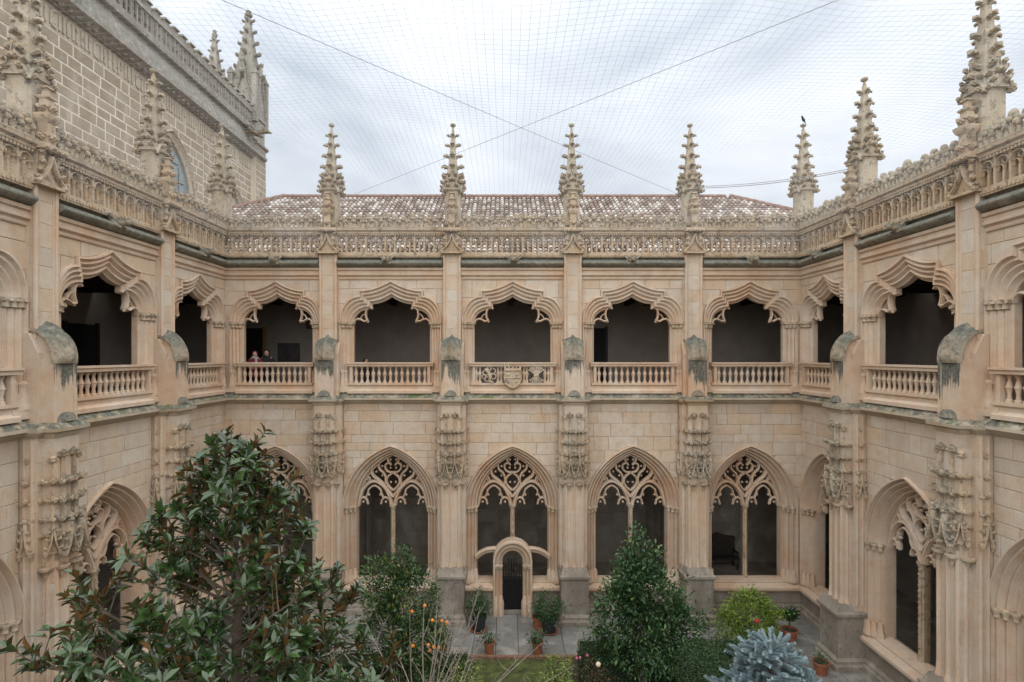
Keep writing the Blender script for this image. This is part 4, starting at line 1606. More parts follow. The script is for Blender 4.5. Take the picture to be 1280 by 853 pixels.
# pierced parapet
mb = MB()
w = .66
mb.box(-w / 2, w / 2, -.2, .05, 22.78, 22.95)
for u in (-w / 2 + .04, 0, w / 2 - .04):
    mb.box(u - .05, u + .05, -.16, .02, 22.95, 23.7)
for sg in (-1, 1):
    mb.bar([(sg * w * .24 + .13 * math.cos(a), 23.55 + .16 * math.sin(a)) for a in (math.pi * i / 8 for i in range(9))], .07, -.16, .02)
    mb.bar([(sg * w * .24 + .09 * math.cos(a), 23.2 + .09 * math.sin(a)) for a in (math.pi * i / 8 for i in range(9))], .05, -.14, .0)
mb.box(-w / 2, w / 2, -.2, .05, 23.72, 23.9)
mb.box(-.17, .17, -.19, .04, 23.9, 24.15)
mb.sq([(.2, 0), (.2, .06), (.13, .14)], (0, -.07, 24.15))
PANEL = mb.mesh('parapet_panel', M['church_grey'])
pp = MB().box(10, U_END - 1.2, .0, .2, 22.75, 22.9).build('church_parapet', M['church_grey'], church)
_u = 16.5
while _u < 33.9:
    inst('parapet_panel', PANEL, pp, (_u, 0, 0))
    _u += w


def church_pinnacle(u, y, s, z0, hb, hs, nm='church_pinnacle', tiers=6):
    mb = MB()
    mb.box(-s, s, -s, s, z0, z0 + hb, s * .12)
    mb.sq([(s * 1.12, z0 + hb * .38), (s * 1.12, z0 + hb * .42), (s, z0 + hb * .44)])
    for sx in (-1, 1):
        for sy in (-1, 1):
            mb.sq([(s * .2, z0 + hb * .3), (s * .2, z0 + hb + .3), (s * .26, z0 + hb + .34), (s * .2, z0 + hb + .5), (.03, z0 + hb + .75)], (sx * s, sy * s, 0))
    mb.sq([(s * .9, z0 + hb), (s * .62, z0 + hb + hs * .3), (s * .36, z0 + hb + hs * .65), (s * .12, z0 + hb + hs)])
    for a in range(4):
        g = MB()
        for sg in (-1, 1):
            g.bar([(sg * s * .95, z0 + hb * .55), (sg * s * .75, z0 + hb * .72), (sg * s * .3, z0 + hb * .95), (0, z0 + hb * 1.3)], s * .16, -s - .12, -s + .05)
        mb.add(g, Matrix.Rotation(a * math.pi / 2, 4, 'Z'))
    mb.lathe([(s * .12, -.1), (s * .3, 0), (s * .34, .1), (s * .15, .18), (s * .24, .3), (.05, .38)], 8, (0, 0, z0 + hb + hs))
    p = mb.build(nm, M['church_grey'], church, (u, y, 0), smooth=35)
    for t in range(tiers):
        f = (t + .5) / tiers
        o = s * (.9 - .78 * f)
        for a in range(4):
            inst('crocket', CROCK_CH[(t + a) % 3], p, (math.cos(a * math.pi / 2) * o * .9, math.sin(a * math.pi / 2) * o * .9, z0 + hb + hs * f), a * math.pi / 2, (s * (.62 - .3 * f),) * 3)


CROCK_CH = [c.mesh('crocket', M['church_grey'], 60) for c in CROCK]
church_pinnacle(34.4, .45, .72, 22.2, 3.6, 4.2)
church_pinnacle(33.2, 1.9, .5, 22.2, 2.9, 3.0, tiers=5)
church_pinnacle(32.6, 3.2, .42, 21.5, 2.2, 2.0, tiers=4)
church_pinnacle(22.4, .7, .55, 22.2, 2.4, 2.6, tiers=5)
# gargoyle spouts
for u in (19.2, 32.9):
    inst('gargoyle', GARG_ME, church, (u, -.1, 22.3), 0, (1.4, 1.5, 1))
# string at the corner buttress
MB().prism_x([(-.3, 21.9), (-.45, 22.0), (-.45, 22.12), (-.2, 22.3), (.3, 22.3), (.3, 21.9)], 33.6, U_END + .12).build('buttress_cornice', M['church_grey'], church)

# ================================================================== BIRD NET over the court
Z_NET = EYE + 3.92
nx0, nx1, ny0, ny1 = X_LEFT + .42, X_RIGHT - .42, -.5, D_BACK - .42
mb = MB()


def nz(x, y):
    return Z_NET + .02 - .10 * math.sin(x * .9) * math.sin(y * .8) - .05 * math.sin(x * 2.1 + y)


def thin(mbx, pts, r_):
    b = len(mbx.v)
    n = len(pts)
    along_x = abs(pts[-1][0] - pts[0][0]) > abs(pts[-1][1] - pts[0][1])
    for p in pts:
        for a, c in ((-r_, -r_ * .6), (r_, -r_ * .6), (0, r_)):
            mbx.v.append((p[0], p[1] + a, p[2] + c) if along_x else (p[0] + a, p[1], p[2] + c))
    for i in range(n - 1):
        for k in range(3):
            a0, a1 = b + 3 * i + k, b + 3 * i + (k + 1) % 3
            mbx.f.append((a0, a1, a1 + 3, a0 + 3))


STEP = .11
x = nx0
while x <= nx1:
    thin(mb, [(x, y, nz(x, y)) for y in (ny0 + (ny1 - ny0) * i / 16 for i in range(17))], .0011)
    x += STEP
y = ny0
while y <= ny1:
    thin(mb, [(x, y, nz(x, y)) for x in (nx0 + (nx1 - nx0) * i / 16 for i in range(17))], .0011)
    y += STEP
net = mb.build('bird_net', M['net'])
tag(net, 'fine mesh bird netting stretched over the whole court', 'net', kind='stuff')
for pa, pb, lb in (((nx0, ny1), (nx1, ny0), 'thin steel cable from the church-side far corner crossing the netting'), ((nx1, ny1), (nx0, ny0), 'thin steel cable from the far open-sky corner crossing the netting')):
    mb = MB()
    mb.tube([(pa[0] + (pb[0] - pa[0]) * t, pa[1] + (pb[1] - pa[1]) * t, Z_NET - .16 * math.sin(math.pi * t) * .3) for t in (i / 20 for i in range(21))], .0035, 6)
    tag(mb.build('net_cable', M['cable']), lb, 'cable')
# edge cable with bunched net, from a back pinnacle to the right-hand ones
mb = MB()
pts = [(6.66, 20.0, 15.3), (X_RIGHT - .15, 16.9, 14.72), (X_RIGHT - .15, 12.7, 14.2)]
pts = [(6.66, 20.0, 15.25), (8.9, 18.6, 14.95), (X_RIGHT - .1, 17.0, 14.9)]
for k in (0, .06):
    mb.tube([(a, b, c - k) for a, b, c in [tuple(Vector(pts[0]).lerp(Vector(pts[2]), i / 12) - Vector((0, 0, .12 * math.sin(math.pi * i / 12)))) for i in range(13)]], .011, 5)
for i in range(40):
    t = (i + .5) / 40
    q = Vector(pts[0]).lerp(Vector(pts[2]), t) - Vector((0, 0, .12 * math.sin(math.pi * t)))
    mb.tube([q, q - Vector((.03, .02, .06))], .006, 4)
tag(mb.build('net_edge_cable', M['cable']), 'short laced net cable strung between two pinnacles at the open-sky corner', 'cable')

# ================================================================== GROUND
gd = MB().face([(-300, -300, -.03), (300, -300, -.03), (300, 300, -.03), (-300, 300, -.03)]).build('ground', M['soil'])
tag(gd, kind='structure')
pv = MB()
for x0, x1, y0, y1 in ((X_LEFT, X_RIGHT, 17.2, D_BACK + .1), (8.1, X_RIGHT, 2, 17.2), (X_LEFT, -7.6, 2, 17.2)):
    pv.face([(x0, y0, -.012), (x1, y0, -.012), (x1, y1, -.012), (x0, y1, -.012)])
pave = tag(pv.build('paving', M['pave_joint']), kind='structure')
slab = MB()
slab.loft([[(-.5, -.5, -.06), (.5, -.5, -.06), (.5, .5, -.06), (-.5, .5, -.06)], [(-.5, -.5, -.006), (.5, -.5, -.006), (.5, .5, -.006), (-.5, .5, -.006)], [(-.485, -.485, 0), (.485, -.485, 0), (.485, .485, 0), (-.485, .485, 0)]])
SLAB = slab.mesh('paving_slab', M['paving'])
_r = random.Random(4)
P_ = .72


def lay_slabs(x0, x1, y0, y1):
    nx, ny = max(1, round((x1 - x0) / P_)), max(1, round((y1 - y0) / P_))
    for j in range(ny):
        for i in range(nx):
            inst('paving_slab', SLAB, pave, (x0 + (i + .5) * (x1 - x0) / nx, y0 + (j + .5) * (y1 - y0) / ny, .008 + _r.uniform(-.003, .003)), scale=((x1 - x0) / nx - .02, (y1 - y0) / ny - .02, 1), rot=(_r.uniform(-.003, .003), _r.uniform(-.003, .003), 0))


lay_slabs(-9.0, X_RIGHT - .02, 17.2, D_BACK - .02)
lay_slabs(8.1, X_RIGHT - .02, 11.5, 17.2)
# brick edging round the beds
BR = MB().box(-.12, .12, -.06, .06, -.05, .09, .008).mesh('edging_brick', M['brick'])
edge = MB().box(-7.6, 8.1, 17.06, 17.18, -.05, .02).build('bed_edging', M['pave_joint'])
tag(edge, kind='structure')
for i in range(62):
    inst('edging_brick', BR, edge, (-7.45 + i * .25, 17.11 + _r.uniform(-.01, .01), .01 + _r.uniform(-.008, .008)), _r.uniform(-.04, .04))
ln = MB()
n = 14
ln.grid([[(-.9 + 2.3 * i / n, 13.0 + 4.0 * j / n, .015 + .04 * mnoise.noise((i * .5, j * .5, 1)) + .03) for i in range(n + 1)] for j in range(n + 1)])
tag(ln.build('lawn', M['mossy'], smooth=60), kind='structure')

# ================================================================== PLANTS
def leaf_arrays(pos, dirv, up, length, ratio, tint, rich=False, curl=.12):
    """returns verts, faces(list arrays), tint per vertex"""
    pos, dirv, up = map(np.asarray, (pos, dirv, up))
    d = dirv / np.linalg.norm(dirv, axis=1, keepdims=True)
    s = np.cross(d, up)
    sl = np.linalg.norm(s, axis=1, keepdims=True)
    s = np.where(sl > 1e-4, s / np.maximum(sl, 1e-4), np.array([[1.0, 0, 0]]))
    n = np.cross(s, d)
    L = np.asarray(length)[:, None]
    N = len(pos)
    if rich:
        shp = [(0, 0, 0), (.28, -.8, .13), (.28, 0, 0), (.28, .8, .13), (.66, -.86, .09), (.66, 0, -.04), (.66, .86, .09), (1, 0, -.12)]
        fcs = [(0, 2, 1), (0, 3, 2), (1, 2, 5, 4), (2, 3, 6, 5), (4, 5, 7), (5, 6, 7)]
    else:
        shp = [(0, 0, 0), (.5, -1, .10), (1, 0, -.1), (.5, 1, .10)]
        fcs = [(0, 2, 1), (0, 3, 2)]
    V = np.zeros((N, len(shp), 3))
    for k, (a, b, c) in enumerate(shp):
        V[:, k] = pos + d * L * a + s * L * ratio * .5 * b + n * L * (c * (curl / .12))
    F = []
    base = np.arange(N) * len(shp)
    return V.reshape(-1, 3), fcs, len(shp), np.repeat(np.asarray(tint), len(shp))


def leaves_mesh(name, mat, pos, dirv, up, length, ratio, tint, rich=False, smooth=True):
    V, fcs, k, tt = leaf_arrays(pos, dirv, up, length, ratio, tint, rich)
    N = len(pos)
    base = (np.arange(N) * k)
    loops, starts, totals = [], [], []
    fl = [np.asarray(f) for f in fcs]
    per = sum(len(f) for f in fcs)
    allf = np.concatenate(fl)
    loops = (base[:, None] + allf[None, :]).reshape(-1)
    tot1 = np.array([len(f) for f in fcs])
    totals = np.tile(tot1, N)
    starts = np.concatenate([[0], np.cumsum(totals)[:-1]])
    me = bpy.data.meshes.new(name)
    me.vertices.add(len(V))
    me.vertices.foreach_set('co', V.astype(np.float32).reshape(-1))
    me.loops.add(len(loops))
    me.loops.foreach_set('vertex_index', loops.astype(np.int32))
    me.polygons.add(len(totals))
    me.polygons.foreach_set('loop_start', starts.astype(np.int32))
    me.polygons.foreach_set('loop_total', totals.astype(np.int32))
    me.update(calc_edges=True)
    me.validate()
    at = me.attributes.new('tint', 'FLOAT', 'POINT')
    at.data.foreach_set('value', tt.astype(np.float32))
    me.materials.append(mat)
    if smooth:
        me.polygons.foreach_set('use_smooth', [True] * len(me.polygons))
    return me


def rand_unit(n, g=nrng):
    v = g.normal(size=(n, 3))
    return v / np.linalg.norm(v, axis=1, keepdims=True)


L_MAG = leaf_mat('magnolia_leaf', (.018, .040, .010), (.045, .088, .022), under=(.17, .085, .03), rough=.22, trans=.05, spec=.7)
L_DARK = leaf_mat('dark_leaf', (.022, .058, .022), (.055, .12, .04), rough=.36, trans=.12, yellow=(.14, .22, .06))
L_ORANGE = leaf_mat('citrus_leaf', (.025, .06, .018), (.06, .12, .03), rough=.42, trans=.12, yellow=(.20, .22, .03))
L_LIME = leaf_mat('lime_leaf', (.11, .19, .025), (.24, .34, .05), rough=.5, trans=.25, yellow=(.36, .42, .09))
L_VAR = leaf_mat('variegated_leaf', (.09, .15, .03), (.22, .28, .06), rough=.5, trans=.2, yellow=(.42, .42, .16))
L_HEDGE = leaf_mat('hedge_leaf', (.02, .05, .016), (.055, .11, .03), rough=.5, trans=.1)
L_BUSH = leaf_mat('mid_leaf', (.03, .07, .02), (.07, .13, .04), rough=.45, trans=.15, yellow=(.15, .2, .06))
L_ROSE = leaf_mat('rose_leaf', (.035, .05, .02), (.12, .07, .035), rough=.5, trans=.15, yellow=(.15, .10, .05))
L_SPR = leaf_mat('spruce_needle', (.27, .38, .41), (.46, .58, .61), rough=.6, trans=.2, yellow=(.52, .62, .64))
L_CORD = leaf_mat('palm_leaf', (.03, .07, .03), (.06, .12, .05), rough=.4, trans=.1)
ORANGE = plain_mat('orange_fruit', (.72, .22, .02), .45, .15, 30)
RED = plain_mat('red_petal', (.45, .03, .02), .6, .2, 20)
CREAM = plain_mat('cream_petal', (.75, .62, .45), .6, .1, 20)
PINK = plain_mat('pink_petal', (.45, .12, .2), .6, .2, 20)


def limb(mb, a, b, r0, r1, bend, rr, seg=5, n=5):
    a, b = Vector(a), Vector(b)
    d = b - a
    side = Vector((rr.uniform(-1, 1), rr.uniform(-1, 1), rr.uniform(-.3, .6)))
    pts = []
    for i in range(n + 1):
        t = i / n
        pts.append(a + d * t + side * bend * math.sin(math.pi * t) + Vector((0, 0, bend * t * (1 - t))))
    mb.tube(pts, [r0 + (r1 - r0) * i / n for i in range(n + 1)], seg)
    return pts


# ---------------------------------------------------------------- magnolia
def magnolia():
    rr = random.Random(31)
    base = Vector((-3.4, 7.0, 0))
    wood = MB()
    trunk = [base + Vector((.05 * math.sin(z * 1.3), .05 * math.cos(z), z)) for z in (0, .8, 1.6, 2.4, 3.2, 4.2, 5.2, 6.2, 7.0, 7.7, 8.1)]
    wood.tube(trunk, [.16, .14, .13, .12, .11, .09, .07, .05, .035, .022, .014], 8)

    def rad(z):     # crown radius by height
        ks = [(1.6, 1.6), (3.0, 2.7), (4.5, 2.9), (5.3, 2.7), (5.9, 2.2), (6.4, 1.6), (6.9, 1.15), (7.4, .8), (7.8, .42), (8.25, .08)]
        for (a, ra), (b, rb) in zip(ks[:-1], ks[1:]):
            if a <= z <= b:
                return ra + (rb - ra) * (z - a) / (b - a)
        return .2
    tips = []
    k = 0
    for z in np.linspace(2.4, 8.0, 132):
        az = k * 2.399963 + rr.uniform(-.3, .3)
        k += 1
        Rr = rad(z) * rr.uniform(.72, 1.08)
        Rr *= .84 - .16 * math.cos(az)
        z0 = max(.9, z - Rr * .62 - .1)
        a = base + Vector((0, 0, z0))
        b = base + Vector((math.cos(az) * Rr, math.sin(az) * Rr, z))
        th = .009 + .013 * Rr / 2.6
        pts = limb(wood, a, b, th * 1.5, .009, .12 * Rr, rr, 5, 6)
        nt = (5 + int(Rr * 4.6)) if z < 6.3 else 4 + int(Rr * 2.6)
        for i in range(nt):
            t = rr.uniform(.3, 1.0) if i else 1.0
            f = t * (len(pts) - 1)
            q = pts[int(f)].lerp(pts[min(int(f) + 1, len(pts) - 1)], f - int(f))
            od = (b - a).normalized()
            dv = (od * .6 + Vector((rr.uniform(-1, 1), rr.uniform(-1, 1), rr.uniform(.4, 1.8)))).normalized()
            ln = rr.uniform(.18, .45)
            e = q + dv * ln
            if i:
                wood.tube([q, q.lerp(e, .5) + Vector((0, 0, -.02)), e], [.009, .008, .006], 4)
                tips.append((e, dv))
                if rr.random() < .55:
                    tips.append((q.lerp(e, .45), (dv + Vector((rr.uniform(-.5, .5), rr.uniform(-.5, .5), .3))).normalized()))
            else:
                tips.append((q, od * .5 + Vector((0, 0, .7))))
    tips.append((trunk[-1] + Vector((0, 0, .05)), Vector((0, 0, 1))))
    tips.append((trunk[-2], Vector((.3, -.4, .8))))
    P, Dv, U, Ln, Ti = [], [], [], [], []
    for e, dv in tips:
        dv = dv.normalized()
        o1 = dv.orthogonal().normalized()
        o2 = dv.cross(o1)
        n = rr.randint(6, 10)
        ph = rr.uniform(0, 6.28)
        up_tip = rr.random() < .5
        for i in range(n):
            a = ph + i * 2.4
            op = R(rr.uniform(12, 42)) if up_tip and i < 6 else R(rr.uniform(30, 82))
            rdir = o1 * math.cos(a) + o2 * math.sin(a)
            ld = dv * math.cos(op) + rdir * math.sin(op)
            P.append(e - dv * (.014 * i) + rdir * .008)
            Dv.append(ld + Vector((0, 0, -.08)))
            U.append(dv * math.sin(op) - rdir * math.cos(op) + Vector((rr.uniform(-.3, .3), rr.uniform(-.3, .3), rr.uniform(-.1, .3))))
            Ln.append(rr.uniform(.12, .205))
            Ti.append(rr.random() * .8)
    P, Dv, U = np.array(P), np.array(Dv), np.array(U)
    Ln, Ti = np.array(Ln), np.array(Ti)
    root = empty('magnolia_tree', base)
    tag(root, 'tall magnolia with large glossy leaves, rusty brown beneath, standing in the court', 'tree')
    wood.v = [(a - base.x, b - base.y, c) for a, b, c in wood.v]
    wood.build('trunk', M['bark'], root, smooth=50)
    # the 300 leaves that show largest are parts, the rest one mass
    vis = P[:, 2] > 5.0
    d = np.linalg.norm(P - np.array([0, 0, EYE]), axis=1) + (~vis) * 100
    order = np.argsort(d)
    near = set(order[:300].tolist())
    rest = np.array([i for i in range(len(P)) if i not in near])
    crown = inst('crown', leaves_mesh('crown', L_MAG, P[rest] - np.array(base), Dv[rest], U[rest], Ln[rest], .40, Ti[rest], rich=True), root)
    crown['kind'] = 'stuff'
    # six shared leaf meshes of unit length
    prot = [leaves_mesh('leaf', L_MAG, [(0, 0, 0)], [(1, 0, 0)], [(0, 0, 1)], [1.0], .36 + .02 * i, [.1 + .12 * i], rich=True) for i in range(6)]
    for i in order[:300]:
        dd = Vector(Dv[i]).normalized()
        uu = Vector(U[i])
        s = dd.cross(uu).normalized()
        nn = s.cross(dd)
        mt = Matrix((dd, -s, nn)).transposed().to_4x4()
        o = inst('leaf', prot[i % 6], root)
        o.matrix_local = Matrix.Translation(Vector(P[i]) - base) @ mt @ Matrix.Scale(float(Ln[i]), 4)
    print('magnolia leaves', len(P))


magnolia()


# ---------------------------------------------------------------- generic leafy shrub
def shrub(name, label, cat, base, blobs, nleaf, leaf, ratio, mat, seed, stems=5, group=None, wood_mat='bark', stem_r=.03, rich=False, shell=.55, part='crown', root=None, foot=None, nclump=None):
    """blobs = (dx,dy,z,rx,ry,rz); leaves gather in clumps spread through the blobs' volume"""
    g = np.random.default_rng(seed)
    rr = random.Random(seed)
    base = Vector(base)
    vol = np.array([b[3] * b[4] * b[5] for b in blobs]) ** .67
    vol = vol / vol.sum()
    nc = nclump or max(24, nleaf // 26)
    ci = g.choice(len(blobs), size=nc, p=vol)
    B = np.array(blobs)
    u = rand_unit(nc, g)
    rad = g.uniform(shell, 1.0, size=(nc, 1)) ** .7
    cc = B[ci, :3] + u * rad * B[ci, 3:6]
    cc = cc[cc[:, 2] > .04]
    nc = len(cc)
    wood = MB()
    top = max(b[2] for b in blobs)
    f0 = Vector(foot) if foot else Vector((0, 0, 0))
    mids = []
    for i in range(stems):
        b = blobs[i % len(blobs)]
        e = Vector((b[0] + rr.uniform(-.4, .4) * b[3], b[1] + rr.uniform(-.4, .4) * b[4], b[2] + rr.uniform(-.2, .5) * b[5]))
        pts = limb(wood, f0 + Vector((rr.uniform(-.05, .05), rr.uniform(-.05, .05), 0)), e, stem_r, stem_r * .35, .08, rr, 5, 5)
        mids += pts[2:]
    for c in cc[::3]:
        q = min(mids, key=lambda m_: (m_ - Vector(c)).length)
        wood.tube([q, q.lerp(Vector(c), .6) + Vector((0, 0, .02)), Vector(c)], [stem_r * .3, stem_r * .22, stem_r * .12], 4)
    li = g.integers(0, nc, size=nleaf)
    cl = .10 + leaf * .9
    pos = cc[li] + g.normal(size=(nleaf, 3)) * cl * .55
    od = pos - (B[:, :3] * vol[:, None]).sum(0)
    od = od / np.maximum(np.linalg.norm(od, axis=1, keepdims=True), 1e-3)
    dv = od * .5 + rand_unit(nleaf, g) * .8 + np.array([0, 0, .18])
    up = np.array([0, 0, 1.0]) + rand_unit(nleaf, g) * .55
    ln = leaf * g.uniform(.65, 1.2, size=nleaf)
    ti = np.clip(g.normal(.45, .22, size=nleaf) + (g.random(nc)[li] - .5) * .5, 0, 1)
    own = root is None
    if own:
        root = empty(name, base)
        tag(root, label, cat, group)
    off = Vector((0, 0, 0))
    if stems:
        wood.build('stem', M[wood_mat], root, smooth=50)
    c = inst(part, leaves_mesh(part, mat, pos, dv, up, ln, ratio, ti, rich=rich), root)
    c['kind'] = 'stuff'
    return root, cc


def put_spheres(root, pts, r_, mat, name):
    me = MB().blob((0, 0, 0), r_, 8, 6).mesh(name, mat, 80)
    for p in pts:
        inst(name, me, root, p)


# orange tree with fruit
root, cc = shrub('orange_tree', 'citrus tree with orange fruit behind the magnolia', 'tree', (-2.85, 15.2, 0),
    [(-.5, 0, 3.0, .55, .5, .9), (.3, 0, 2.6, .75, .6, 1.0), (.05, 0, 3.5, .35, .35, .55), (.6, 0, 1.5, .6, .6, .8), (-.5, 0, 1.6, .7, .6, .8)], 9500, .115, .45, L_ORANGE, 41, stems=6, nclump=420)
put_spheres(root, [(.75, -.62, 2.75), (.42, -.62, 2.6), (1.18, -.5, 2.3), (1.3, -.42, 2.22), (.85, -.66, 1.75), (.98, -.62, 1.68), (.88, -.6, 1.58), (.45, -.64, 1.72), (.95, -.64, 2.38), (1.1, -.55, 1.62)], .05, ORANGE, 'orange')
mb = MB()
limb(mb, (.3, -.1, 1.9), (1.4, -.45, 2.35), .018, .006, .1, random.Random(2))
mb.build('branch', M['bark'], root, smooth=50)

# dark conical evergreen
shrub('evergreen_tree', 'dark glossy evergreen tree, narrow at the top, before the range with the arched doorway', 'tree', (3.75, 15.4, 0),
    [(-.15, 0, 3.85, .34, .34, .5), (.2, 0, 3.5, .5, .45, .55), (-.35, 0, 3.2, .5, .45, .5), (.1, 0, 2.8, .85, .7, .6), (-.55, 0, 2.35, .75, .6, .55), (.55, 0, 2.2, .8, .7, .6), (0, 0, 1.5, 1.25, 1.0, .75), (.5, -.2, 1.0, 1.0, .8, .5), (.75, .1, 1.6, .75, .7, .6), (-.75, -.3, 2.85, .25, .25, .3), (.95, -.2, 2.75, .28, .25, .3), (-1.15, -.2, 1.9, .3, .3, .3), (1.35, -.2, 2.05, .3, .3, .3), (-.2, -.1, 4.3, .14, .14, .2), (.45, -.1, 4.0, .16, .16, .22)], 10500, .15, .42, L_DARK, 42, stems=9, nclump=300, shell=.3)
# clipped dome and hedge row
def clipped(name, label, base, fn, n, seed, leaf=.045):
    g = np.random.default_rng(seed)
    P = np.array([fn(g) for _ in range(n)])
    core = MB()
    root = empty(name, base)
    tag(root, label, 'hedge')
    ct = P[:, :3].mean(0)
    dv = rand_unit(n, g) * .8 + P[:, 3:6] * .7
    c = inst('clipped_foliage', leaves_mesh('clipped_foliage', L_HEDGE, P[:, :3], dv, P[:, 3:6] + rand_unit(n, g) * .5, leaf * g.uniform(.7, 1.2, n), .5, g.random(n)), root)
    c['kind'] = 'stuff'
    return root


def dome_pt(rx, ry, rz, z0):
    def f(g):
        u = rand_unit(1, g)[0]
        u[2] = abs(u[2]) if g.random() < .8 else u[2]
        k = 1 - abs(g.normal(0, .035))
        return (u[0] * rx * k, u[1] * ry * k, z0 + u[2] * rz * k, u[0], u[1], u[2])
    return f


def box_pt(x0, x1, y0, y1, z1):
    def f(g):
        d = -abs(g.normal(0, .02))
        t = g.random()
        if t < .45:
            return (g.uniform(x0, x1), g.uniform(y0, y1), z1 + d + .02 * math.sin(3 * g.random()), 0, 0, 1)
        if t < .85:
            return (g.uniform(x0, x1), y0 - d, g.uniform(.02, z1), 0, -1, .2)
        return ((x0 - d) if g.random() < .5 else (x1 + d), g.uniform(y0, y1), g.uniform(.02, z1), -1, 0, .2)
    return f


b = clipped('round_topiary', 'clipped round dark green bush beside the evergreen tree', (5.0, 14.3, 0), dome_pt(.75, .7, .85, 1.1), 9000, 51)
MB().blob((0, 0, 1.1), .62, 12, 8, (1.1, 1.05, 1.2)).build('bush_core', M['hedge_core'], b, smooth=60)
MB().tube([(0, 0, 0), (.02, 0, .6), (0, 0, 1.1)], [.06, .05, .05], 7).build('stem', M['twig'], b, smooth=60)
b = clipped('clipped_hedge', 'low dark clipped hedge along the paving, under the evergreen tree', (4.4, 15.9, 0), box_pt(-2.3, 2.6, -.35, .45, 1.0), 12000, 52)
MB().box(-2.25, 2.55, -.31, .41, 0, .96).build('hedge_core', M['hedge_core'], b)
b = clipped('clipped_hedge', 'low dark clipped hedge along the paving beyond the magnolia', (-3.4, 16.1, 0), box_pt(-2.6, 2.3, -.35, .4, .55), 7000, 53)
MB().box(-2.55, 2.25, -.31, .36, 0, .51).build('hedge_core', M['hedge_core'], b)

# lime green shrub with a red flower, and the laurel bush in front of it
root, cc = shrub('lime_shrub', 'bright lime green leafy shrub with one red flower on the paving', 'shrub', (7.45, 17.3, 0),
    [(0, 0, 1.2, .8, .6, .55), (.1, 0, 1.6, .55, .45, .35), (.85, 0, 1.15, .3, .3, .25), (-.55, 0, .9, .5, .4, .4), (.3, -.1, .7, .6, .5, .4)], 5200, .10, .45, L_LIME, 43, stems=6)
put_spheres(root, [(.02, -.6, 1.35)], .07, RED, 'red_flower')
shrub('laurel_bush', 'mid green laurel bush between the round topiary and the blue spruce', 'shrub', (6.25, 15.3, 0),
    [(0, 0, .9, .6, .55, .6), (.4, 0, .6, .5, .5, .5), (-.3, 0, .5, .5, .5, .4)], 4200, .085, .45, L_BUSH, 44, stems=5)
# variegated shrubs either side of the lawn, rose bush
shrub('variegated_shrub', 'yellow-green variegated shrub by the moss lawn, under bare twigs', 'shrub', (-1.15, 15.2, 0),
    [(0, 0, .45, .5, .6, .45), (.1, -1.0, .45, .55, .6, .5), (-.6, -.4, .4, .5, .5, .4)], 4200, .06, .55, L_VAR, 45, stems=5)
shrub('variegated_shrub', 'yellow-green variegated shrub by the moss lawn, beside the rose bush', 'shrub', (1.35, 15.3, 0),
    [(0, 0, .5, .45, .6, .5), (-.1, -.9, .5, .5, .6, .5), (.15, .5, .45, .4, .4, .4)], 4200, .06, .55, L_VAR, 46, stems=5)
root, cc = shrub('rose_bush', 'reddish rose bush with a pale bloom beside the variegated shrub', 'shrub', (2.2, 15.2, 0),
    [(0, 0, .55, .45, .5, .5), (.35, -.4, .5, .4, .5, .45)], 1500, .06, .5, L_ROSE, 47, stems=7, stem_r=.015)
put_spheres(root, [(.25, -.35, 1.08)], .07, CREAM, 'rose_bloom')
put_spheres(root, [(-.2, -.1, 1.12), (-.28, -.05, 1.08), (.02, .05, 1.1)], .04, PINK, 'rose_bud')
for k, (x, y, s, m_, lb) in enumerate(((-2.2, 14.6, 1.0, L_BUSH, 'leafy ground bush at the foot of the orange tree'), (-3.7, 14.4, 1.1, L_DARK, 'dark leafy bush low behind the magnolia trunk'), (-1.9, 12.8, 1.1, L_BUSH, 'broad leafy bush under the bare twigs'), (-.6, 13.4, .8, L_DARK, 'small dark bush at the lawn edge by the twigs'), (3.0, 14.2, .6, L_DARK, 'low bluish leafed clump in front of the hedge'), (6.6, 9.6, 1.3, L_BUSH, 'green bush standing at the foot of the buttress by the spruce'), (-5.3, 14.6, 1.2, L_DARK, 'dark bush by the magnolia on the church side'))):
    zc = .5 * s if k != 5 else .7
    shrub('garden_bush', lb, 'shrub', (x, y, 0), [(0, 0, zc, .6 * s, .55 * s, .5 * s), (.3 * s, -.2, zc * .8, .45 * s, .5 * s, .4 * s), (-.35 * s, .1, zc * .8, .45 * s, .5 * s, .4 * s)], int(2600 * s), .085, .5, m_, 60 + k, stems=5, group='low bushes in the garden beds')
# the dark green bush whose top just enters the frame, by the right hand buttress
shrub('garden_bush', 'dense green bush close under the open-sky range, next to the buttress plinth', 'shrub', (8.3, 12.2, 0), [(0, 0, 1.0, .55, .6, 1.05), (.3, .4, .9, .5, .5, .9)], 5200, .06, .5, L_DARK, 75, stems=5, group='low bushes in the garden beds')

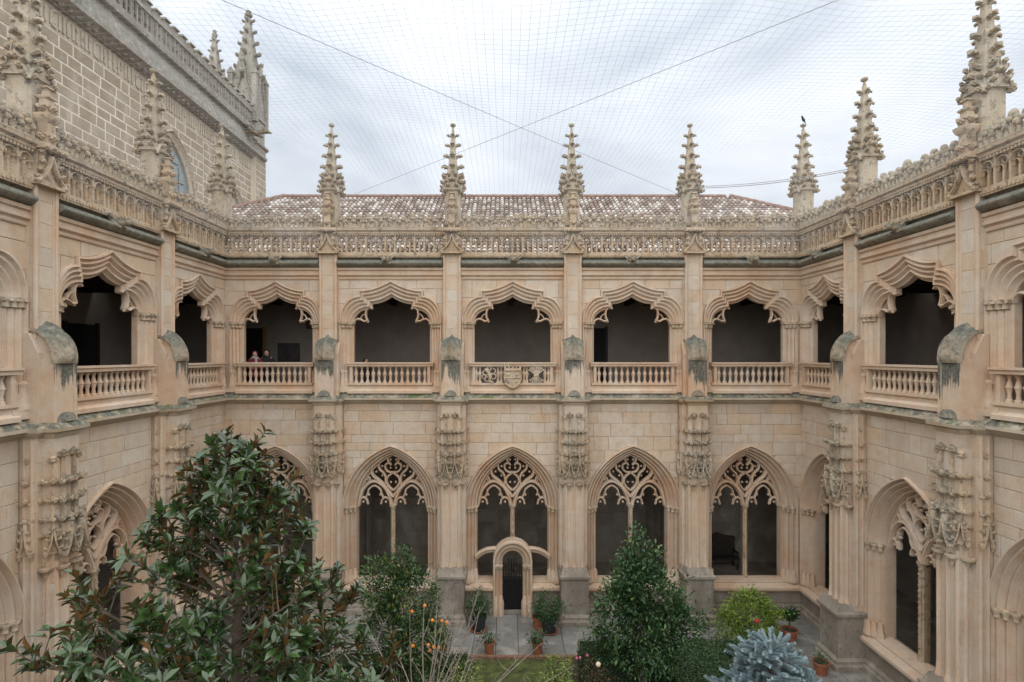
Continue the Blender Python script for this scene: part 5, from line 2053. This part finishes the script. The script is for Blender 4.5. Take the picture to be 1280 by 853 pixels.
# ---------------------------------------------------------------- bare twiggy bush
def bare_bush(base, h, n, seed, label):
    rr = random.Random(seed)
    mb = MB()
    for i in range(n):
        az = rr.uniform(0, 6.28)
        sp = rr.uniform(.3, 1.5)
        L = h * rr.uniform(.6, 1.05)
        e = Vector((math.cos(az) * sp * h * .55, math.sin(az) * sp * h * .35, L * (1 - .3 * sp)))
        pts = limb(mb, (rr.uniform(-.25, .25), rr.uniform(-.2, .2), 0), e, .022, .005, .18, rr, 5, 7)
        for j in range(4):
            q = pts[rr.randint(2, 6)]
            f = q + Vector((rr.uniform(-.5, .5), rr.uniform(-.4, .4), rr.uniform(.15, .6)))
            p2 = limb(mb, q, f, .009, .003, .06, rr, 4, 4)
            if rr.random() < .6:
                q2 = p2[2]
                limb(mb, q2, q2 + Vector((rr.uniform(-.25, .25), rr.uniform(-.2, .2), rr.uniform(.1, .3))), .005, .0025, .03, rr, 4, 3)
    o = mb.build('bare_bush', M['twig'], None, base, smooth=50)
    tag(o, label, 'shrub')


bare_bush((-1.9, 12.9, 0), 4.5, 34, 81, 'leafless shrub of long pale twigs rising beside the magnolia')

# ---------------------------------------------------------------- blue spruce
def spruce(base, H, seed):
    rr = random.Random(seed)
    g = np.random.default_rng(seed)
    base = Vector(base)
    root = empty('blue_spruce', base)
    tag(root, 'silvery blue spruce standing near the open-sky range', 'tree')
    wood = MB()
    wood.tube([(0, 0, 0), (0, 0, H * .5), (0, 0, H - .05)], [.09, .06, .015], 7)
    twigs = []

    def brush(a, b, w=1.0):
        twigs.append((Vector(a), Vector(b), w))
    brush((0, 0, H - .5), (0, 0, H + .1), .9)
    for i in range(95):
        z = rr.uniform(.9, H - .18)
        if rr.random() < .6: z = rr.uniform(H * .5, H - .15)
        Rr = 1.62 * (1 - z / H) ** .62 + .16
        Rr *= rr.uniform(.75, 1.1)
        az = i * 2.39996 + rr.uniform(-.2, .2)
        dr = Vector((math.cos(az), math.sin(az), 0))
        a = Vector((0, 0, z - Rr * .12))
        b = dr * Rr + Vector((0, 0, z + Rr * rr.uniform(.05, .45)))
        wood.tube([a, a.lerp(b, .5) - Vector((0, 0, .05)), b], [.022, .014, .006], 5)
        brush(a.lerp(b, .72), b + (b - a).normalized() * .08, 1)
        side = Vector((-dr.y, dr.x, 0))
        n = max(2, int(Rr * 7))
        for k in range(n):
            t = .3 + .65 * k / n
            q = a.lerp(b, t) - Vector((0, 0, .1 * math.sin(math.pi * t)))
            for sg in (-1, 1):
                L = (1 - t) * Rr * .42 + rr.uniform(.16, .26)
                e = q + (side * sg * rr.uniform(.6, 1.0) + dr * rr.uniform(.4, .9) + Vector((0, 0, rr.uniform(.0, .6)))).normalized() * L
                brush(q, e)
            if rr.random() < .5:
                brush(q, q + Vector((rr.uniform(-.3, .3), rr.uniform(-.3, .3), 1)).normalized() * rr.uniform(.18, .34))
    for k in range(5):
        az = k * 1.3
        brush((0, 0, H - .3), (math.cos(az) * .3, math.sin(az) * .3, H - .05), .9)
    P, D, U, T = [], [], [], []
    L = []
    for a, b, w in twigs:
        ax = (b - a)
        ln = ax.length
        ax.normalize()
        o1 = ax.orthogonal().normalized()
        o2 = ax.cross(o1)
        wood.tube([a, b], [.007, .004], 4)
        n = int(ln * 800)
        base_t = rr.random() * .6
        for k in range(n):
            t = (k + rr.random()) / n
            an = rr.uniform(0, 6.283)
            rd = o1 * math.cos(an) + o2 * math.sin(an)
            d = rd * .85 + ax * .65
            P.append(a + ax * (t * ln))
            D.append(d)
            U.append(ax - rd * .5)
            L.append(.056 * w * (1 - .2 * t) * rr.uniform(.85, 1.1))
            T.append(min(1, base_t + rr.random() * .45))
    print('needles', len(P))
    wood.build('trunk', M['bark'], root, smooth=50)
    c = inst('crown', leaves_mesh('crown', L_SPR, np.array(P), np.array(D), np.array(U), np.array(L), .17, np.array(T), smooth=False), root)
    c['kind'] = 'stuff'


spruce((4.75, 10.0, 0), 4.3, 91)

# ---------------------------------------------------------------- potted plants
def pot_mesh(r0, r1, h, mat):
    mb = MB()
    mb.lathe([(r0, 0), (r1 * .95, h * .82), (r1 * 1.06, h * .82), (r1 * 1.08, h), (r1 * .92, h), (r1 * .88, h * .86), (.01, h * .86)], 18)
    return mb.mesh('pot', mat, 40)


def potted(label, base, r0, r1, h, pm, foliage, saucer=False, group='potted plants on the paving', seed=0):
    root = empty('potted_plant', base)
    tag(root, label, 'potted plant', group)
    inst('pot', pot_mesh(r0, r1, h, pm), root)
    MB().lathe([(.01, h * .8), (r1 * .88, h * .8), (r1 * .87, h * .87), (.01, h * .88)], 14).build('potting_soil', M['soil'], root)
    if saucer:
        MB().lathe([(r0 * 1.3, -.0), (r0 * 1.55, .05), (r0 * 1.45, .055), (r0 * 1.2, .02)], 16).build('saucer', M['terracotta'], root, smooth=40)
    foliage(root, h)
    return root


def bushy(n, leaf, rx, rz, mat, seed):
    def f(root, h):
        shrub('x', '', '', (0, 0, 0), [(0, 0, h + rz * .75, rx, rx, rz), (rx * .4, 0, h + rz * .5, rx * .7, rx * .7, rz * .6), (-rx * .4, 0, h + rz * .5, rx * .7, rx * .7, rz * .6)], n, leaf, .5, mat, seed, stems=4, stem_r=.018, part='foliage', root=root, foot=(0, 0, h * .8))
    return f


def strappy(n, L, mat, seed):
    def f(root, h):
        g = np.random.default_rng(seed)
        u = rand_unit(n, g)
        u[:, 2] = np.abs(u[:, 2]) + .35
        P = np.tile(np.array([[0, 0, h + .28]]), (n, 1)) + g.normal(size=(n, 3)) * .02
        MB().tube([(0, 0, h * .8), (0, 0, h + .3)], [.03, .02], 6).build('stem', M['bark'], root)
        c = inst('foliage', leaves_mesh('foliage', mat, P, u, np.array([[0, 0, 1.0]]) + u * .1, L * g.uniform(.7, 1.1, n), .09, g.random(n), rich=True), root)
        c['kind'] = 'stuff'
    return f


# right-hand corner
potted('spiky leaved plant in a terracotta pot in the paved corner', (9.15, 18.1, .01), .17, .25, .42, M['terracotta'], strappy(60, .5, L_CORD, 1))
potted('small low plant in a terracotta pot, middle of three by the spruce', (9.15, 16.3, .01), .15, .22, .36, M['terracotta'], bushy(150, .07, .14, .1, L_BUSH, 2))
potted('bare terracotta pot with withered stems at the buttress plinth', (8.85, 14.9, .01), .17, .25, .42, M['terracotta'], bushy(40, .05, .12, .1, L_ROSE, 3))
# by the doorway
potted('dark bushy plant in a black pot between the buttress and the doorway', (-.9, 18.9, .01), .2, .25, .5, M['black_pot'], bushy(1700, .075, .34, .48, L_DARK, 4), True)
potted('dark bushy plant in a black pot on the shield side of the doorway', (1.45, 18.75, .01), .2, .25, .5, M['black_pot'], bushy(2000, .075, .42, .5, L_DARK, 5), True)
potted('terracotta pot half hidden behind the black potted bush', (1.12, 19.05, .01), .17, .22, .4, M['terracotta'], bushy(300, .07, .2, .2, L_DARK, 6))
potted('small green plant in a terracotta pot at the lawn corner by the twiggy bush', (-.5, 17.35, .01), .12, .17, .4, M['terracotta'], bushy(260, .08, .18, .14, L_BUSH, 7))
potted('small green plant in a terracotta pot at the lawn corner by the rose bush', (.98, 17.35, .01), .12, .17, .4, M['terracotta'], bushy(320, .09, .22, .14, L_BUSH, 8))
potted('low plant in a terracotta pot under the orange tree', (-2.0, 17.6, .01), .15, .2, .35, M['terracotta'], bushy(300, .08, .2, .2, L_BUSH, 9))

# ================================================================== SMALL THINGS
# wooden bench in the lower walk
bench = empty('wooden_bench', (9.2, D_BACK + 4.1, .12))
tag(bench, 'dark wooden bench with a high carved back against the lower walk wall', 'bench')
W_ = M['wood']
MB().box(-.75, .75, -.3, .25, .42, .48).build('seat', W_, bench)
mb = MB()
mb.box(-.75, .75, .22, .3, .5, 1.15)
for i in range(7):
    u = -.6 + i * .2
    mb.box(u - .06, u + .06, .2, .23, .6, 1.05)
mb.prism([(-.78, 1.15), (.78, 1.15), (.74, 1.26), (.35, 1.3), (0, 1.42), (-.35, 1.3), (-.74, 1.26)], .21, .31)
mb.build('backrest', W_, bench)
leg = MB().lathe([(.05, 0), (.03, .06), (.045, .2), (.03, .34), (.05, .42)], 8).mesh('leg', W_, 40)
for x in (-.68, .68):
    for y in (-.24, .22):
        inst('leg', leg, bench, (x, y, 0))
    MB().box(x - .04, x + .04, -.3, .25, .68, .73).build('armrest', W_, bench)
    MB().box(x - .03, x + .03, -.28, -.22, .48, .68).build('arm_post', W_, bench)

# bird on the corner pinnacle
bx, by = X_RIGHT + .2, D_BACK + .25
mb = MB()
mb.tube([(.1, 0, -.02), (.04, 0, .04), (-.03, 0, .09), (-.07, 0, .14)], [.02, .055, .055, .03], 8)
mb.blob((-.08, 0, .17), .04, 8, 6)
mb.tube([(-.11, 0, .17), (-.16, 0, .16)], [.015, .003], 5)
mb.tube([(.08, 0, 0), (.17, 0, -.07)], [.03, .012], 6)
for sg in (-1, 1):
    mb.tube([(0, sg * .02, .03), (0, sg * .02, -.05)], .006, 5)
brd = mb.build('bird', M['iron'], None, (bx, by, 17.72), smooth=60, rz=.5)
brd.scale = (.85, .85, .85)
tag(brd, 'small dark bird perched on the tip of the corner pinnacle', 'bird')

# ---------------------------------------------------------------- people in the upper gallery
SKIN = plain_mat('skin', (.55, .33, .25), .6, .1, 20)


def person(loc, rz, H, label, coat, scarf, hair, arm='cross', hat=None):
    s = H / 1.68
    V = [(0, 0, .95), (0, 0, 1.12), (0, -.01, 1.3), (0, 0, 1.42), (0, -.01, 1.5), (0, -.015, 1.57),
         (.09, 0, .9), (.1, -.01, .5), (.1, .02, .09), (.1, -.13, .04),
         (-.09, 0, .9), (-.1, -.01, .5), (-.1, .02, .09), (-.1, -.13, .04),
         (.17, 0, 1.38), (.24, .02, 1.12), (.12, -.2, 1.06), (.03, -.24, 1.09),
         (-.17, 0, 1.38), (-.24, .02, 1.12), (-.12, -.2, 1.04), (-.03, -.24, 1.07)]
    E = [(0, 1), (1, 2), (2, 3), (3, 4), (4, 5), (0, 6), (6, 7), (7, 8), (8, 9), (0, 10), (10, 11), (11, 12), (12, 13), (3, 14), (14, 15), (15, 16), (16, 17), (3, 18), (18, 19), (19, 20), (20, 21)]
    rad = [.14, .12, .14, .09, .055, .075, .09, .06, .042, .035, .09, .06, .042, .035, .06, .045, .034, .03, .06, .045, .034, .03]
    me = bpy.data.meshes.new('person')
    me.from_pydata([tuple(c * s for c in v) for v in V], E, [])
    me.materials.append(SKIN)
    o = inst('person', me, None, loc, rz)
    o.modifiers.new('skin', 'SKIN')
    sk = me.skin_vertices[0].data
    for i, q in enumerate(rad):
        sk[i].radius = (q * s, q * s)
    sk[0].use_root = True
    ss = o.modifiers.new('sub', 'SUBSURF')
    ss.levels = ss.render_levels = 2
    tag(o, label, 'person', None)
    # head with face
    mb = MB()
    mb.blob((0, -.02, 1.585), .105, 14, 10, (.8, .95, 1.15))
    mb.tube([(0, -.115, 1.60), (0, -.14, 1.565)], [.012, .018], 6)
    mb.box(-.03, .03, -.122, -.1, 1.515, 1.528)
    for sg in (-1, 1):
        mb.blob((sg * .085, 0, 1.58), .022, 6, 4, (.5, 1, 1.3))
    mb.v = [tuple(c * s for c in v) for v in mb.v]
    mb.build('head', SKIN, o, smooth=70)
    mb = MB()
    for sg in (-1, 1):
        mb.blob((sg * .033, -.112, 1.6), .013, 6, 4)
    mb.v = [tuple(c * s for c in v) for v in mb.v]
    mb.build('eyes', M['dark_void'], o)
    mb = MB()
    mb.blob((0, .022, 1.62), .118, 14, 8, (.92, .95, 1.02))
    mb.tube([(0, .06, 1.62), (0, .09, 1.5), (0, .08, 1.42)], [.1, .09, .05], 9)
    mb.v = [tuple(c * s for c in v) for v in mb.v]
    mb.build('hair', hair, o, smooth=70)
    mb = MB()
    mb.loft([[(math.cos(a) * rx, math.sin(a) * ry - .0, z) for a in (2 * math.pi * k / 16 for k in range(16))] for rx, ry, z in ((.24, .2, .72), (.22, .18, .95), (.195, .155, 1.12), (.215, .165, 1.28), (.21, .14, 1.38), (.12, .1, 1.45), (.08, .08, 1.49))])
    for sg in (-1, 1):
        mb.tube([(sg * .16, 0, 1.39), (sg * .23, .01, 1.25), (sg * .25, .0, 1.1), (sg * .18, -.14, 1.05), (sg * .07, -.23, 1.07)], [.08, .085, .075, .065, .055], 10)
    mb.v = [tuple(c * s for c in v) for v in mb.v]
    mb.build('coat', coat, o, smooth=60)
    mb = MB()
    mb.tube([(.1 * math.cos(a), .09 * math.sin(a) - .01, 1.455 + .015 * math.sin(2 * a)) for a in (2 * math.pi * k / 12 for k in range(13))], .045, 8)
    mb.tube([(.05, -.11, 1.44), (.06, -.16, 1.3), (.05, -.17, 1.12)], [.04, .045, .04], 7)
    mb.v = [tuple(c * s for c in v) for v in mb.v]
    mb.build('scarf', scarf, o, smooth=60)
    mb = MB()
    for sg in (-1, 1):
        mb.tube([(sg * .09, 0, .95), (sg * .1, -.01, .5), (sg * .1, .02, .1)], [.11, .085, .07], 9)
        mb.blob((sg * .1, -.04, .05), .06, 8, 5, (.8, 2.0, .8))
    mb.v = [tuple(c * s for c in v) for v in mb.v]
    mb.build('trousers', M['dark_void'], o, smooth=60)


RC = plain_mat('burgundy_coat', (.16, .015, .022), .85, .2, 9)
BC = plain_mat('black_coat', (.015, .014, .018), .8, .2, 9)
GS = plain_mat('grey_scarf', (.40, .38, .40), .9, .15, 14)
BH = plain_mat('brown_hair', (.045, .025, .018), .6, .3, 20)
RH = plain_mat('red_headscarf', (.12, .02, .025), .8, .2, 12)
person((-9.42, 21.1, Z_GFLOOR), R(20), 1.63, 'person in a burgundy coat and grey scarf standing at the gallery balustrade', RC, GS, RH)
person((-9.12, 21.45, Z_GFLOOR), R(10), 1.68, 'person in a black coat standing behind the one in burgundy', BC, BC, BH)
person((-5.35, 21.5, Z_GFLOOR), R(40), 1.36, 'small dark haired child in black whose head just shows over the balustrade', BC, BC, BH)
